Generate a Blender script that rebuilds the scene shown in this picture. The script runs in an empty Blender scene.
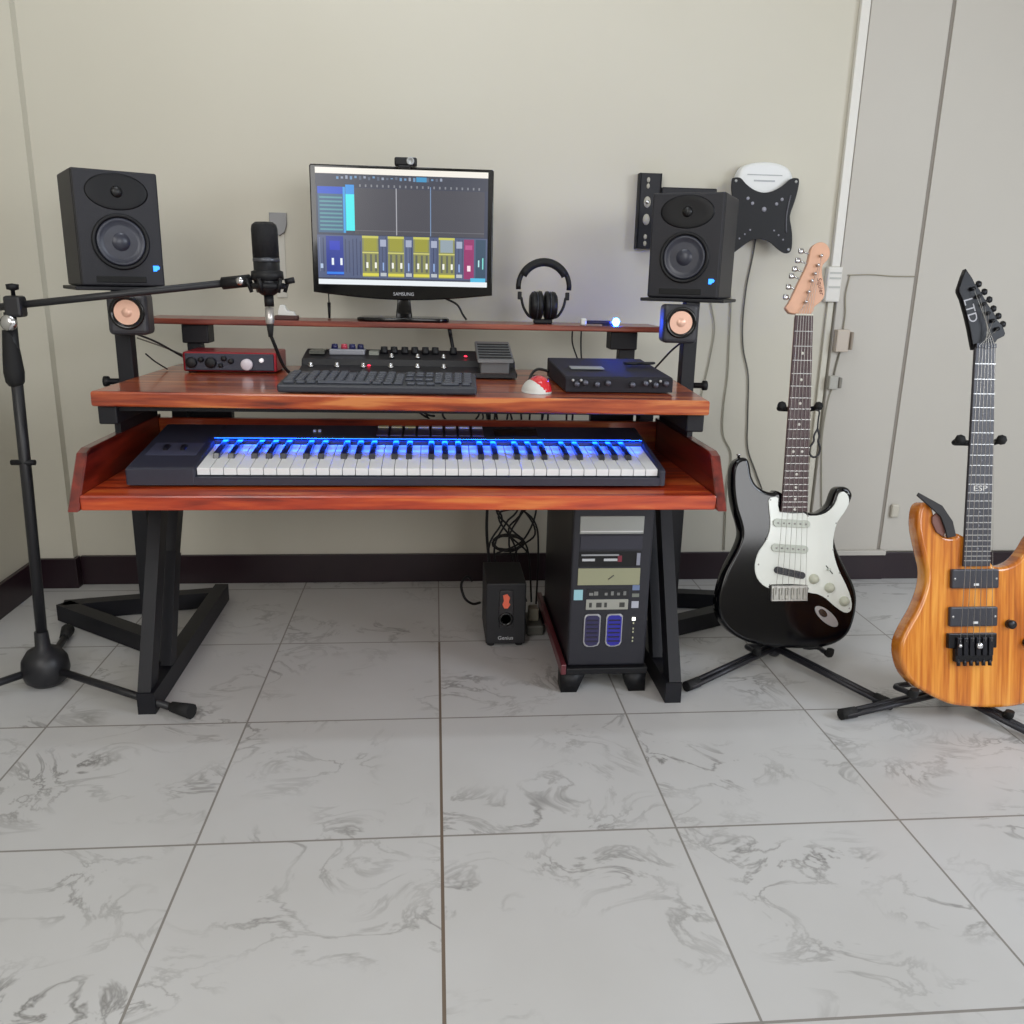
import bpy, bmesh, math, random
from mathutils import Vector, Matrix
random.seed(4)
PI=math.pi
sc=bpy.context.scene
COL=sc.collection
# ------------------------------------------------------------ traced outlines, metres, in each guitar's own plane (x right, z up the neck)
SB=[(-0.0107, 0.3768), (-0.0264, 0.374), (-0.0489, 0.3795), (-0.0688, 0.393), (-0.0804, 0.4147), (-0.0848, 0.439), (-0.0907, 0.4542), (-0.1036, 0.459), (-0.1201, 0.4508), (-0.1281, 0.4335), (-0.1304, 0.4065), (-0.1281, 0.3686), (-0.1207, 0.3306), (-0.11, 0.2979), (-0.1056, 0.2707), (-0.1135, 0.2434), (-0.1297, 0.2108), (-0.1432, 0.1835), (-0.1538, 0.1508), (-0.1605, 0.118), (-0.1599, 0.085), (-0.1494, 0.0574), (-0.1265, 0.0323), (-0.0924, 0.0125), (-0.0583, 0.002), (-0.0128, -0.0054), (0.0328, -0.0089), (0.0785, -0.0096), (0.1186, -0.0047), (0.1527, 0.0087), (0.1752, 0.0308), (0.187, 0.0641), (0.1919, 0.0975), (0.19, 0.1254), (0.1806, 0.1533), (0.1655, 0.1811), (0.1475, 0.2145), (0.1353, 0.2422), (0.1307, 0.2698), (0.1351, 0.2973), (0.1505, 0.3192), (0.1642, 0.3412), (0.1734, 0.3632), (0.172, 0.3742), (0.1631, 0.3851), (0.1487, 0.389), (0.1346, 0.384), (0.1265, 0.3687), (0.1185, 0.3467), (0.1046, 0.333), (0.0821, 0.3232), (0.0593, 0.3276), (0.0506, 0.3347)]
SP=[(-0.029, 0.3632), (-0.04, 0.355), (-0.0352, 0.3141), (-0.0357, 0.2813), (-0.0464, 0.254), (-0.0617, 0.2322), (-0.0691, 0.2104), (-0.071, 0.1885), (-0.0643, 0.1664), (-0.0499, 0.1498), (-0.0328, 0.1414), (-0.0296, 0.1507), (0.0606, 0.1488), (0.0627, 0.1311), (0.0868, 0.1264), (0.1099, 0.1151), (0.1333, 0.0954), (0.1567, 0.0801), (0.171, 0.081), (0.1765, 0.0921), (0.1742, 0.1144), (0.1607, 0.1479), (0.1426, 0.1813), (0.1303, 0.2146), (0.1251, 0.2422), (0.1271, 0.2753), (0.135, 0.3028), (0.1504, 0.3247), (0.1624, 0.3467), (0.1608, 0.3659), (0.1491, 0.3769), (0.1366, 0.3714), (0.1314, 0.355), (0.1215, 0.3385), (0.1048, 0.3248), (0.0822, 0.3183), (0.0566, 0.3194), (0.0492, 0.3249), (-0.0113, 0.3272), (-0.0148, 0.3604)]
SH=[(0.0105, 0.8028), (-0.0003, 0.8073), (-0.0073, 0.8173), (0.0002, 0.8285), (0.0095, 0.8472), (0.0224, 0.8752), (0.0335, 0.8976), (0.0446, 0.9219), (0.0498, 0.9478), (0.0553, 0.9626), (0.0667, 0.9712), (0.0803, 0.9734), (0.0921, 0.9673), (0.0992, 0.9546), (0.0986, 0.9398), (0.0911, 0.9285), (0.0835, 0.921), (0.0808, 0.9098), (0.0822, 0.8914), (0.0866, 0.8729), (0.089, 0.8545), (0.0854, 0.8396), (0.074, 0.8282), (0.0626, 0.8187), (0.0571, 0.8037)]
ST=[(-0.0049, 0.8432), (0.0013, 0.8674), (0.0085, 0.8933), (0.0158, 0.9101), (0.0231, 0.9305), (0.0304, 0.9528)]
SF=[(0.0147, 0.798), (0.0587, 0.7988), (0.0558, 0.3283), (-0.0103, 0.3284)]
SK=[(0.0773, 0.1636), (0.1178, 0.1416), (0.1559, 0.1079)]
SBr=[(-0.0302, 0.1507), (0.0606, 0.1488), (0.0599, 0.1046), (-0.0293, 0.1066)]
SJ=[(0.1109, 0.0734), (0.0789, 0.0988), (0.1461, 0.0451)]
Sp=[(-0.0249, 0.3021), (0.06, 0.2975), (-0.0281, 0.2419), (0.0569, 0.2354), (-0.0197, 0.1881), (0.0504, 0.171), (0.1048, 0.2065), (0.1372, 0.1703)]
Sstand=[(0.0714, 0.579), (-0.0086, 0.5782), (0.0889, 0.5791)]
EB=[(-0.0057, 0.3676), (-0.0202, 0.3621), (-0.0408, 0.3621), (-0.0615, 0.3762), (-0.0738, 0.404), (-0.083, 0.4262), (-0.1007, 0.4346), (-0.1167, 0.4218), (-0.1206, 0.3874), (-0.1136, 0.3541), (-0.103, 0.3207), (-0.0942, 0.2927), (-0.0942, 0.2648), (-0.1024, 0.237), (-0.1193, 0.2036), (-0.139, 0.1703), (-0.1529, 0.137), (-0.1522, 0.1034), (-0.1399, 0.0695), (-0.116, 0.0437), (-0.0924, 0.0331), (-0.0568, 0.0171), (-0.0092, 0.0019), (0.0562, -0.0046), (0.116, -0.0048), (0.1578, 0.004), (0.1902, 0.029), (0.2104, 0.0629), (0.2142, 0.1028), (0.2053, 0.1429), (0.1905, 0.1772), (0.1794, 0.2114), (0.1768, 0.2398), (0.1821, 0.268), (0.1921, 0.2962), (0.1972, 0.3301), (0.1904, 0.3612), (0.1752, 0.3697), (0.1606, 0.3557), (0.1491, 0.336), (0.1353, 0.3181), (0.1201, 0.3052), (0.0965, 0.2969), (0.0757, 0.2988), (0.0634, 0.314), (0.0601, 0.3309)]
EF=[(0.0154, 0.7586), (0.0602, 0.7594), (0.059, 0.2995), (-0.0015, 0.2999)]
EH=[(0.0154, 0.7555), (0.0124, 0.7676), (0.0053, 0.7999), (-0.0026, 0.8288), (-0.0124, 0.8592), (-0.02, 0.8744), (-0.0201, 0.8812), (-0.0117, 0.9068), (-0.0057, 0.9223), (0.0083, 0.9039), (0.0159, 0.8905), (0.0252, 0.8805), (0.0365, 0.862), (0.0441, 0.8502), (0.0591, 0.8317), (0.0667, 0.8164), (0.0779, 0.8064), (0.0848, 0.7894), (0.0821, 0.7842), (0.0677, 0.7771), (0.0615, 0.7684), (0.0591, 0.7562)]
ET=[(0.0267, 0.8924), (0.0398, 0.8765), (0.0511, 0.8606), (0.0606, 0.842), (0.072, 0.8268), (0.0824, 0.8099)]
Ep=[(-0.0264, 0.2978), (0.0787, 0.2943), (0.0799, 0.2464), (-0.0279, 0.2558), (-0.0288, 0.2183), (0.0777, 0.2137), (0.0789, 0.1674), (-0.0278, 0.1733)]
Ebr=[(-0.0317, 0.1632), (0.0762, 0.1549), (0.077, 0.1221), (-0.031, 0.1295), (-0.0179, 0.1236), (0.0652, 0.1195), (0.066, 0.0855), (-0.0172, 0.0926)]
Ek=[(0.1097, 0.1754), (0.138, 0.1892), (0.1725, 0.132)]
Etxt=[(0.0035, 0.8391), (-0.0032, 0.8543), (0.0138, 0.824), (0.0282, 0.465), (0.0059, 0.465), (0.0505, 0.465)]
Estrap=[(-0.1068, 0.4484), (-0.0509, 0.4234), (-0.0268, 0.3928), (-0.0202, 0.3621), (-0.0466, 0.3622), (-0.0676, 0.3873), (-0.074, 0.4151)]
# ------------------------------------------------------------ materials
def lin(c):
    c=c/255.0
    return c/12.92 if c<=.04045 else ((c+.055)/1.055)**2.4
def rgb(*c): return (lin(c[0]),lin(c[1]),lin(c[2]),1)
MATS={}
def mat(name,col,rough=.5,metal=0,emit=None,es=0,spec=.5,coat=0,trans=0,var=0,vscale=20,bump=0):
    if name in MATS: return MATS[name]
    m=bpy.data.materials.new(name); m.use_nodes=True; nt=m.node_tree; b=nt.nodes['Principled BSDF']
    b.inputs['Base Color'].default_value=rgb(*col); b.inputs['Roughness'].default_value=rough; b.inputs['Metallic'].default_value=metal
    b.inputs['Specular IOR Level'].default_value=spec; b.inputs['Coat Weight'].default_value=coat; b.inputs['Coat Roughness'].default_value=.05
    b.inputs['Transmission Weight'].default_value=trans
    if emit: b.inputs['Emission Color'].default_value=rgb(*emit); b.inputs['Emission Strength'].default_value=es
    if var or bump:
        tc=nt.nodes.new('ShaderNodeTexCoord'); n=nt.nodes.new('ShaderNodeTexNoise'); n.inputs['Scale'].default_value=vscale; n.inputs['Detail'].default_value=4
        nt.links.new(tc.outputs['Object'],n.inputs['Vector'])
        if var:
            mx=nt.nodes.new('ShaderNodeMix'); mx.data_type='RGBA'
            a=rgb(*[max(0,x*(1-var)) for x in col]); c=rgb(*[min(255,x*(1+var)) for x in col])
            mx.inputs[6].default_value=a; mx.inputs[7].default_value=c
            nt.links.new(n.outputs['Fac'],mx.inputs[0]); nt.links.new(mx.outputs[2],b.inputs['Base Color'])
        if bump:
            bp=nt.nodes.new('ShaderNodeBump'); bp.inputs['Strength'].default_value=bump; bp.inputs['Distance'].default_value=.002
            nt.links.new(n.outputs['Fac'],bp.inputs['Height']); nt.links.new(bp.outputs['Normal'],b.inputs['Normal'])
    MATS[name]=m; return m
def wood(name,cols,scale=(1.2,14,14),rough=.28,coat=.5,planks=0,axis='x'):
    m=bpy.data.materials.new(name); m.use_nodes=True; nt=m.node_tree; N=nt.nodes; Lk=nt.links; b=N['Principled BSDF']
    tc=N.new('ShaderNodeTexCoord'); mp=N.new('ShaderNodeMapping'); mp.inputs['Scale'].default_value=scale; Lk.new(tc.outputs['Object'],mp.inputs['Vector'])
    n1=N.new('ShaderNodeTexNoise'); n1.inputs['Scale'].default_value=2.2; n1.inputs['Detail'].default_value=7; n1.inputs['Distortion'].default_value=.7; Lk.new(mp.outputs[0],n1.inputs['Vector'])
    w=N.new('ShaderNodeTexNoise'); w.inputs['Scale'].default_value=9; w.inputs['Detail'].default_value=3; Lk.new(mp.outputs[0],w.inputs['Vector'])
    ad=N.new('ShaderNodeMath'); ad.operation='MULTIPLY_ADD'; ad.inputs[1].default_value=.35; Lk.new(w.outputs['Fac'],ad.inputs[0])
    sb=N.new('ShaderNodeMath'); sb.operation='SUBTRACT'; sb.inputs[1].default_value=.175; Lk.new(n1.outputs['Fac'],sb.inputs[0]); Lk.new(sb.outputs[0],ad.inputs[2])
    cr=N.new('ShaderNodeValToRGB'); e=cr.color_ramp.elements
    e[0].position=.33; e[0].color=rgb(*cols[0]); e[1].position=.68; e[1].color=rgb(*cols[-1])
    for i,c in enumerate(cols[1:-1]):
        q=e.new(.33+.35*(i+1)/(len(cols)-1)); q.color=rgb(*c)
    Lk.new(ad.outputs[0],cr.inputs[0]); Lk.new(cr.outputs[0],b.inputs['Base Color'])
    b.inputs['Roughness'].default_value=rough; b.inputs['Coat Weight'].default_value=coat; b.inputs['Coat Roughness'].default_value=.12
    MATS[name]=m; return m

# ------------------------------------------------------------ mesh helpers
def add_sub(bm,sub,M=None,smooth=False):
    if M is not None: bmesh.ops.transform(sub,matrix=M,verts=sub.verts)
    vm={}
    for v in sub.verts: vm[v]=bm.verts.new(v.co)
    for f in sub.faces:
        try: nf=bm.faces.new([vm[v] for v in f.verts])
        except ValueError: continue
        nf.smooth=smooth or f.smooth; nf.material_index=f.material_index
    sub.free()
def box(bm,x0,x1,y0,y1,z0,z1,bev=0,M=None,seg=2):
    s=bmesh.new(); bmesh.ops.create_cube(s,size=1)
    for v in s.verts: v.co=Vector(((x0+x1)/2+v.co.x*(x1-x0),(y0+y1)/2+v.co.y*(y1-y0),(z0+z1)/2+v.co.z*(z1-z0)))
    if bev: bmesh.ops.bevel(s,geom=list(s.edges),offset=bev,segments=seg,affect='EDGES',profile=.5)
    add_sub(bm,s,M); return bm
def smooth_line(pts,n=6,closed=False):
    P=[Vector(p) for p in pts]; out=[]; L=len(P)
    rng=L if closed else L-1
    for i in range(rng):
        if closed: p0,p1,p2,p3=P[i-1],P[i],P[(i+1)%L],P[(i+2)%L]
        else: p0,p1,p2,p3=P[max(i-1,0)],P[i],P[i+1],P[min(i+2,L-1)]
        for k in range(n):
            t=k/n; out.append(.5*((2*p1)+(p2-p0)*t+(2*p0-5*p1+4*p2-p3)*t*t+(3*p1-p0-3*p2+p3)*t**3))
    if not closed: out.append(P[-1])
    return out
def tube(bm,pts,r,n=8,smooth=0,r1=None,square=False):
    P=smooth_line(pts,smooth) if smooth else [Vector(p) for p in pts]
    rings=[]; up=None; L=len(P)
    for i,p in enumerate(P):
        if i==0: d=P[1]-P[0]
        elif i==L-1: d=P[-1]-P[-2]
        else: d=(P[i+1]-P[i]).normalized()+(P[i]-P[i-1]).normalized()
        if d.length<1e-9: d=Vector((0,0,1))
        d.normalize()
        if up is None:
            up=Vector((0,0,1)) if abs(d.z)<.9 else Vector((0,1,0))
        a=d.cross(up)
        if a.length<1e-6: a=d.cross(Vector((1,0,0)))
        a.normalize(); b=a.cross(d).normalized(); up=b
        rr=r if r1 is None else r+(r1-r)*i/(L-1)
        ring=[]
        for k in range(n):
            t=2*PI*k/n+(PI/4 if square else 0)
            q=rr*(1.4142 if square else 1)
            ring.append(bm.verts.new(p+a*math.cos(t)*q+b*math.sin(t)*q))
        rings.append(ring)
    for i in range(L-1):
        for k in range(n):
            f=bm.faces.new([rings[i][k],rings[i][(k+1)%n],rings[i+1][(k+1)%n],rings[i+1][k]]); f.smooth=not square
    bm.faces.new(list(reversed(rings[0]))); bm.faces.new(rings[-1])
    return bm
def rect_tube(bm,a,b,w,h,side=(1,0,0)):
    """bar from a to b, w across `side`, h in the other direction"""
    a,b=Vector(a),Vector(b); d=(b-a).normalized(); s=Vector(side); s=(s-d*s.dot(d)).normalized(); u=s.cross(d)
    v=[]
    for p in (a,b):
        for (i,j) in ((-1,-1),(1,-1),(1,1),(-1,1)): v.append(bm.verts.new(p+s*i*w/2+u*j*h/2))
    for f in ((0,1,2,3),(7,6,5,4),(0,4,5,1),(1,5,6,2),(2,6,7,3),(3,7,4,0)): bm.faces.new([v[k] for k in f])
    return bm
def lathe(bm,prof,n=24,M=None,smooth=True):
    s=bmesh.new(); rings=[]
    for (r,z) in prof:
        if r<1e-6: rings.append([s.verts.new((0,0,z))])
        else: rings.append([s.verts.new((r*math.cos(2*PI*k/n),r*math.sin(2*PI*k/n),z)) for k in range(n)])
    for a,b in zip(rings,rings[1:]):
        for k in range(n):
            k2=(k+1)%n
            if len(a)==1 and len(b)==1: continue
            if len(a)==1: f=s.faces.new([a[0],b[k2],b[k]])
            elif len(b)==1: f=s.faces.new([a[k],a[k2],b[0]])
            else: f=s.faces.new([a[k],a[k2],b[k2],b[k]])
            f.smooth=smooth
    if len(rings[0])>1: s.faces.new(list(reversed(rings[0])))
    if len(rings[-1])>1: s.faces.new(rings[-1])
    add_sub(bm,s,M); return bm
def prism(bm,pts,y0,y1,bev=0,seg=3,M=None,smoothn=0,smoothside=True):
    """outline in (x,z), extruded from y0 (front) to y1"""
    if smoothn: pts=[(p.x,p.y) for p in smooth_line([(a,b,0) for a,b in pts],smoothn,True)]
    s=bmesh.new(); vs=[s.verts.new((a,y0,b)) for a,b in pts]
    f=s.faces.new(vs)
    r=bmesh.ops.extrude_face_region(s,geom=[f]); nv=[g for g in r['geom'] if isinstance(g,bmesh.types.BMVert)]
    for v in nv: v.co.y=y1
    bmesh.ops.recalc_face_normals(s,faces=s.faces)
    if bev:
        es=[e for e in s.edges if abs(e.verts[0].co.y-e.verts[1].co.y)<1e-6 and len(e.link_faces)==2]
        bmesh.ops.bevel(s,geom=es,offset=bev,segments=seg,affect='EDGES',profile=.5)
    if smoothside:
        for f in s.faces:
            if len(f.verts)<=4: f.smooth=True
    add_sub(bm,s,M); return bm
def T(x,y,z): return Matrix.Translation((x,y,z))
def RX(a): return Matrix.Rotation(a,4,'X')
def RY(a): return Matrix.Rotation(a,4,'Y')
def RZ(a): return Matrix.Rotation(a,4,'Z')
FRONT=RX(PI/2)   # lathe axis z -> -y (faces the front)
def text_bm(s,size,depth=.0006,M=None,bm=None,align='CENTER'):
    cu=bpy.data.curves.new('lettering','FONT'); cu.body=s; cu.size=size; cu.extrude=depth; cu.align_x=align; cu.align_y='CENTER'; cu.resolution_u=3
    o=bpy.data.objects.new('lettering',cu); COL.objects.link(o); bpy.context.view_layer.update()
    me=o.evaluated_get(bpy.context.evaluated_depsgraph_get()).to_mesh()
    sub=bmesh.new(); sub.from_mesh(me); o.to_mesh_clear() if False else None
    bpy.data.objects.remove(o); bpy.data.curves.remove(cu)
    bm=bm or bmesh.new(); add_sub(bm,sub,M); return bm

# ------------------------------------------------------------ objects
def obj(name,bm,m,parent=None,M=None,recalc=True,world=False):
    """one mesh object. M: transform applied to the mesh. world=True: mesh was built in world coordinates, parent is a thing"""
    if M is not None: bmesh.ops.transform(bm,matrix=M,verts=bm.verts)
    if world and parent is not None: bmesh.ops.transform(bm,matrix=MW[parent.name].inverted(),verts=bm.verts)
    if recalc: bmesh.ops.recalc_face_normals(bm,faces=bm.faces)
    me=bpy.data.meshes.new(name); bm.to_mesh(me); bm.free()
    for x in (m if isinstance(m,(list,tuple)) else [m]): me.materials.append(x)
    o=bpy.data.objects.new(name,me); COL.objects.link(o)
    if parent is not None: o.parent=parent; MW[o.name]=MW[parent.name]
    else: MW[o.name]=Matrix.Identity(4)
    return o
MW={}
def thing(name,label,cat,loc=(0,0,0),rot=(0,0,0),group=None):
    o=bpy.data.objects.new(name,None); COL.objects.link(o); o.empty_display_size=.05
    o.location=loc; o.rotation_euler=rot; o['label']=label; o['category']=cat
    if group: o['group']=group
    from mathutils import Euler
    MW[o.name]=Matrix.LocRotScale(Vector(loc),Euler(rot),Vector((1,1,1)))
    return o
def tag(o,label,cat,group=None):
    o['label']=label; o['category']=cat
    if group: o['group']=group
    return o
def struct(name,bm,m):
    o=obj(name,bm,m); o['kind']='structure'; return o
B=bmesh.new

# ------------------------------------------------------------ material library
black=mat('black_steel',(22,22,28),.5,spec=.35,var=.15,vscale=60)
blackp=mat('black_plastic',(17,17,21),.5,spec=.35)
blackg=mat('gloss_black',(10,10,13),.12)
rubber=mat('rubber',(16,16,18),.75)
vinyl=mat('speaker_vinyl',(36,36,42),.5,spec=.35,var=.08,vscale=300,bump=.15)
grille=mat('mic_grille',(22,22,26),.5,.3,bump=.8,vscale=900)
chrome=mat('chrome',(205,205,208),.18,1)
silver=mat('silver_plastic',(170,172,172),.35,.3)
white=mat('white_plastic',(215,216,212),.4)
cream=mat('cream_plastic',(190,184,140),.45)
ivory=mat('ivory_key',(236,238,240),.25,coat=.3)
redm=mat('red_metal',(150,32,44),.3,.55)
greyp=mat('dark_grey_plastic',(62,66,76),.5)
led_blue=mat('blue_led',(60,140,255),.3,emit=(40,130,255),es=2.2)
desk_wood=wood('red_desk_wood',[(92,30,20),(146,58,30),(176,82,42),(206,126,70)],(1.1,16,16),.3,.6)
tray_wood=wood('tray_wood',[(110,28,14),(168,54,24),(194,78,34),(214,118,54)],(1.1,12,12),.34,.5)
panel_wood=wood('side_panel_wood',[(62,14,12),(100,26,18),(128,38,24)],(12,1.1,12),.3,.6)
shelf_wood=wood('shelf_wood',[(80,28,22),(122,52,38),(150,76,56)],(1.1,20,20),.4,.4)

# ------------------------------------------------------------ setting
def tile_material():
    m=bpy.data.materials.new('marble_tile'); m.use_nodes=True; nt=m.node_tree; N=nt.nodes; Lk=nt.links; b=N['Principled BSDF']
    g=N.new('ShaderNodeNewGeometry'); sx=N.new('ShaderNodeSeparateXYZ'); Lk.new(g.outputs['Position'],sx.inputs[0])
    def mth(op,a,bb=None,c=None):
        n=N.new('ShaderNodeMath'); n.operation=op
        for i,x in enumerate((a,bb,c)):
            if x is None: continue
            if isinstance(x,(int,float)): n.inputs[i].default_value=x
            else: Lk.new(x,n.inputs[i])
        return n.outputs[0]
    ux=mth('DIVIDE',mth('SUBTRACT',sx.outputs[0],.0112),.4); uy=mth('DIVIDE',mth('SUBTRACT',sx.outputs[1],1.6435),.4)
    fx=mth('FRACT',ux); fy=mth('FRACT',uy); cx=mth('FLOOR',ux); cy=mth('FLOOR',uy)
    dx=mth('MINIMUM',fx,mth('SUBTRACT',1,fx)); dy=mth('MINIMUM',fy,mth('SUBTRACT',1,fy))
    gx=mth('LESS_THAN',dx,.0048); gy=mth('LESS_THAN',dy,.0055)
    # the joint below the desk centre is wider and brown
    wide=mth('MULTIPLY',mth('LESS_THAN',mth('ABSOLUTE',ux),.0065),mth('LESS_THAN',sx.outputs[1],2.04))
    # per-tile offset for the veins
    cb=N.new('ShaderNodeCombineXYZ'); Lk.new(mth('MULTIPLY',cx,.37),cb.inputs[0]); Lk.new(mth('MULTIPLY',cy,.11),cb.inputs[1]); Lk.new(mth('MULTIPLY',mth('ADD',cx,mth('MULTIPLY',cy,2)),1.7),cb.inputs[2])
    va=N.new('ShaderNodeVectorMath'); va.operation='ADD'; Lk.new(g.outputs['Position'],va.inputs[0]); Lk.new(cb.outputs[0],va.inputs[1])
    mp=N.new('ShaderNodeMapping'); mp.inputs['Rotation'].default_value=(0,0,.6); mp.inputs['Scale'].default_value=(7,9,7); Lk.new(va.outputs[0],mp.inputs['Vector'])
    n1=N.new('ShaderNodeTexNoise'); n1.inputs['Scale'].default_value=1; n1.inputs['Detail'].default_value=5; n1.inputs['Distortion'].default_value=.9; n1.inputs['Roughness'].default_value=.6; Lk.new(mp.outputs[0],n1.inputs['Vector'])
    n2=N.new('ShaderNodeTexNoise'); n2.inputs['Scale'].default_value=.7; n2.inputs['Detail'].default_value=2; Lk.new(mp.outputs[0],n2.inputs['Vector'])
    vein=mth('SUBTRACT',1,mth('MINIMUM',mth('MULTIPLY',mth('ABSOLUTE',mth('SUBTRACT',n1.outputs['Fac'],.5)),28),1))
    gate=N.new('ShaderNodeMapRange'); gate.inputs['From Min'].default_value=.46; gate.inputs['From Max'].default_value=.74; Lk.new(n2.outputs['Fac'],gate.inputs['Value'])
    vein=mth('MULTIPLY',mth('MULTIPLY',vein,gate.outputs[0]),.9)
    n3=N.new('ShaderNodeTexNoise'); n3.inputs['Scale'].default_value=4; n3.inputs['Detail'].default_value=3; Lk.new(g.outputs['Position'],n3.inputs['Vector'])
    base=N.new('ShaderNodeMix'); base.data_type='RGBA'; base.inputs[6].default_value=rgb(188,187,185); base.inputs[7].default_value=rgb(202,202,203); Lk.new(n3.outputs['Fac'],base.inputs[0])
    m1=N.new('ShaderNodeMix'); m1.data_type='RGBA'; m1.inputs[7].default_value=rgb(116,114,112); Lk.new(vein,m1.inputs[0]); Lk.new(base.outputs[2],m1.inputs[6])
    m2=N.new('ShaderNodeMix'); m2.data_type='RGBA'; m2.inputs[7].default_value=rgb(138,134,130); Lk.new(mth('MAXIMUM',gx,gy),m2.inputs[0]); Lk.new(m1.outputs[2],m2.inputs[6])
    m3=N.new('ShaderNodeMix'); m3.data_type='RGBA'; m3.inputs[7].default_value=rgb(112,98,86); Lk.new(wide,m3.inputs[0]); Lk.new(m2.outputs[2],m3.inputs[6])
    Lk.new(m3.outputs[2],b.inputs['Base Color'])
    b.inputs['Roughness'].default_value=.33; b.inputs['Specular IOR Level'].default_value=.35
    return m
def plaster(name,c1,c2):
    m=bpy.data.materials.new(name); m.use_nodes=True; nt=m.node_tree; N=nt.nodes; b=N['Principled BSDF']
    g=N.new('ShaderNodeNewGeometry'); n=N.new('ShaderNodeTexNoise'); n.inputs['Scale'].default_value=1.6; n.inputs['Detail'].default_value=5
    nt.links.new(g.outputs['Position'],n.inputs['Vector'])
    mx=N.new('ShaderNodeMix'); mx.data_type='RGBA'; mx.inputs[6].default_value=rgb(*c1); mx.inputs[7].default_value=rgb(*c2)
    nt.links.new(n.outputs['Fac'],mx.inputs[0]); nt.links.new(mx.outputs[2],b.inputs['Base Color'])
    b.inputs['Roughness'].default_value=.55; b.inputs['Specular IOR Level'].default_value=.3; return m
wallm=plaster('cream_wall',(198,193,178),(206,202,189)); wallg=plaster('grey_wall',(188,183,174),(196,192,184))
bbm=mat('dark_baseboard',(34,18,26),.35,var=.2,vscale=8)
tl=tile_material()
bm=B(); box(bm,-1.25,3.4,-3.2,2.6,-.05,0); struct('floor',bm,tl)
bm=B(); box(bm,-1.25,3.4,2.51,2.6,0,2.6); struct('wall_back',bm,wallm)
bm=B(); box(bm,-1.25,-1.16,-3.2,2.51,0,2.6); struct('wall_left',bm,wallm)
bm=B(); box(bm,-1.25,3.5,-3.3,-3.2,0,2.6); struct('wall_rear',bm,wallm)
bm=B(); box(bm,3.4,3.5,-3.2,2.6,0,2.6); struct('wall_right',bm,wallm)
bm=B(); box(bm,-1.25,3.5,-3.3,2.6,2.6,2.7); struct('ceiling',bm,mat('ceiling_white',(214,212,206),.7))
bm=B(); box(bm,-1.16,-1.05,2.478,2.51,0,2.6); struct('trim_1',bm,wallm)
bm=B(); box(bm,1.178,1.406,2.494,2.51,0,2.6,.002); struct('trim_2',bm,wallg)
bm=B(); box(bm,1.420,3.4,2.5,2.51,.09,2.6,.001); struct('trim_3',bm,wallg)
bm=B(); box(bm,1.406,1.420,2.503,2.51,.09,2.6); struct('trim_4',bm,mat('groove_grey',(140,133,124),.7))
bm=B(); box(bm,-1.04,1.178,2.498,2.51,0,.088,.001); struct('baseboard_back',bm,bbm)
bm=B(); box(bm,-1.16,-1.148,-3.2,2.47,0,.09,.001); box(bm,-1.148,-1.04,2.466,2.478,0,.09,.001); box(bm,-1.05,-1.04,2.478,2.498,0,.09); struct('baseboard_left',bm,bbm)
bm=B(); box(bm,1.178,1.43,2.484,2.494,0,.082,.001); box(bm,1.43,3.4,2.488,2.5,0,.088,.001); struct('baseboard_right',bm,bbm)
bm=B(); box(bm,1.178,1.43,2.478,2.494,.082,.098,.002); struct('trim_5',bm,wallg)
SW=Matrix(((1,0,0,0),(0,0,1,0),(0,1,0,0),(0,0,0,1)))      # swaps y and z, so a prism outline lies flat
YZ=Matrix(((0,1,0,0),(1,0,0,0),(0,0,1,0),(0,0,0,1)))      # swaps x and y, so a prism outline stands in the y-z plane
# ------------------------------------------------------------ desk
desk=thing('studio_desk','red-stained wooden studio desk with pull-out keyboard tray and black steel frame','desk',(0,2.0,0))
def P(name,bm,m,par=None): return obj(name,bm,m,par if par is not None else desk,world=True)
dt=P('desktop',prism(B(),[(-.663,1.722),(.55,1.672),(.60,2.25),(-.655,2.285)],.645,.675,.004,2,SW,smoothside=False),desk_wood)
# tray
tray=P('keyboard_tray',box(B(),-.64,.543,1.562,2.04,.478,.506,.003),tray_wood)
for x0 in (-.66,.543):
    P('side_panel',prism(B(),[(1.552,.478),(1.618,.574),(1.64,.58),(2.062,.58),(2.062,.478)],x0,x0+.02,.002,1,YZ,smoothside=False),panel_wood,tray)
P('rear_panel',box(B(),-.64,.543,2.042,2.06,.48,.573,.002),tray_wood,tray)
for x0 in (-.652,.547): P('hanger',box(B(),x0,x0+.012,1.80,2.04,.58,.608),black,tray)
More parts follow.
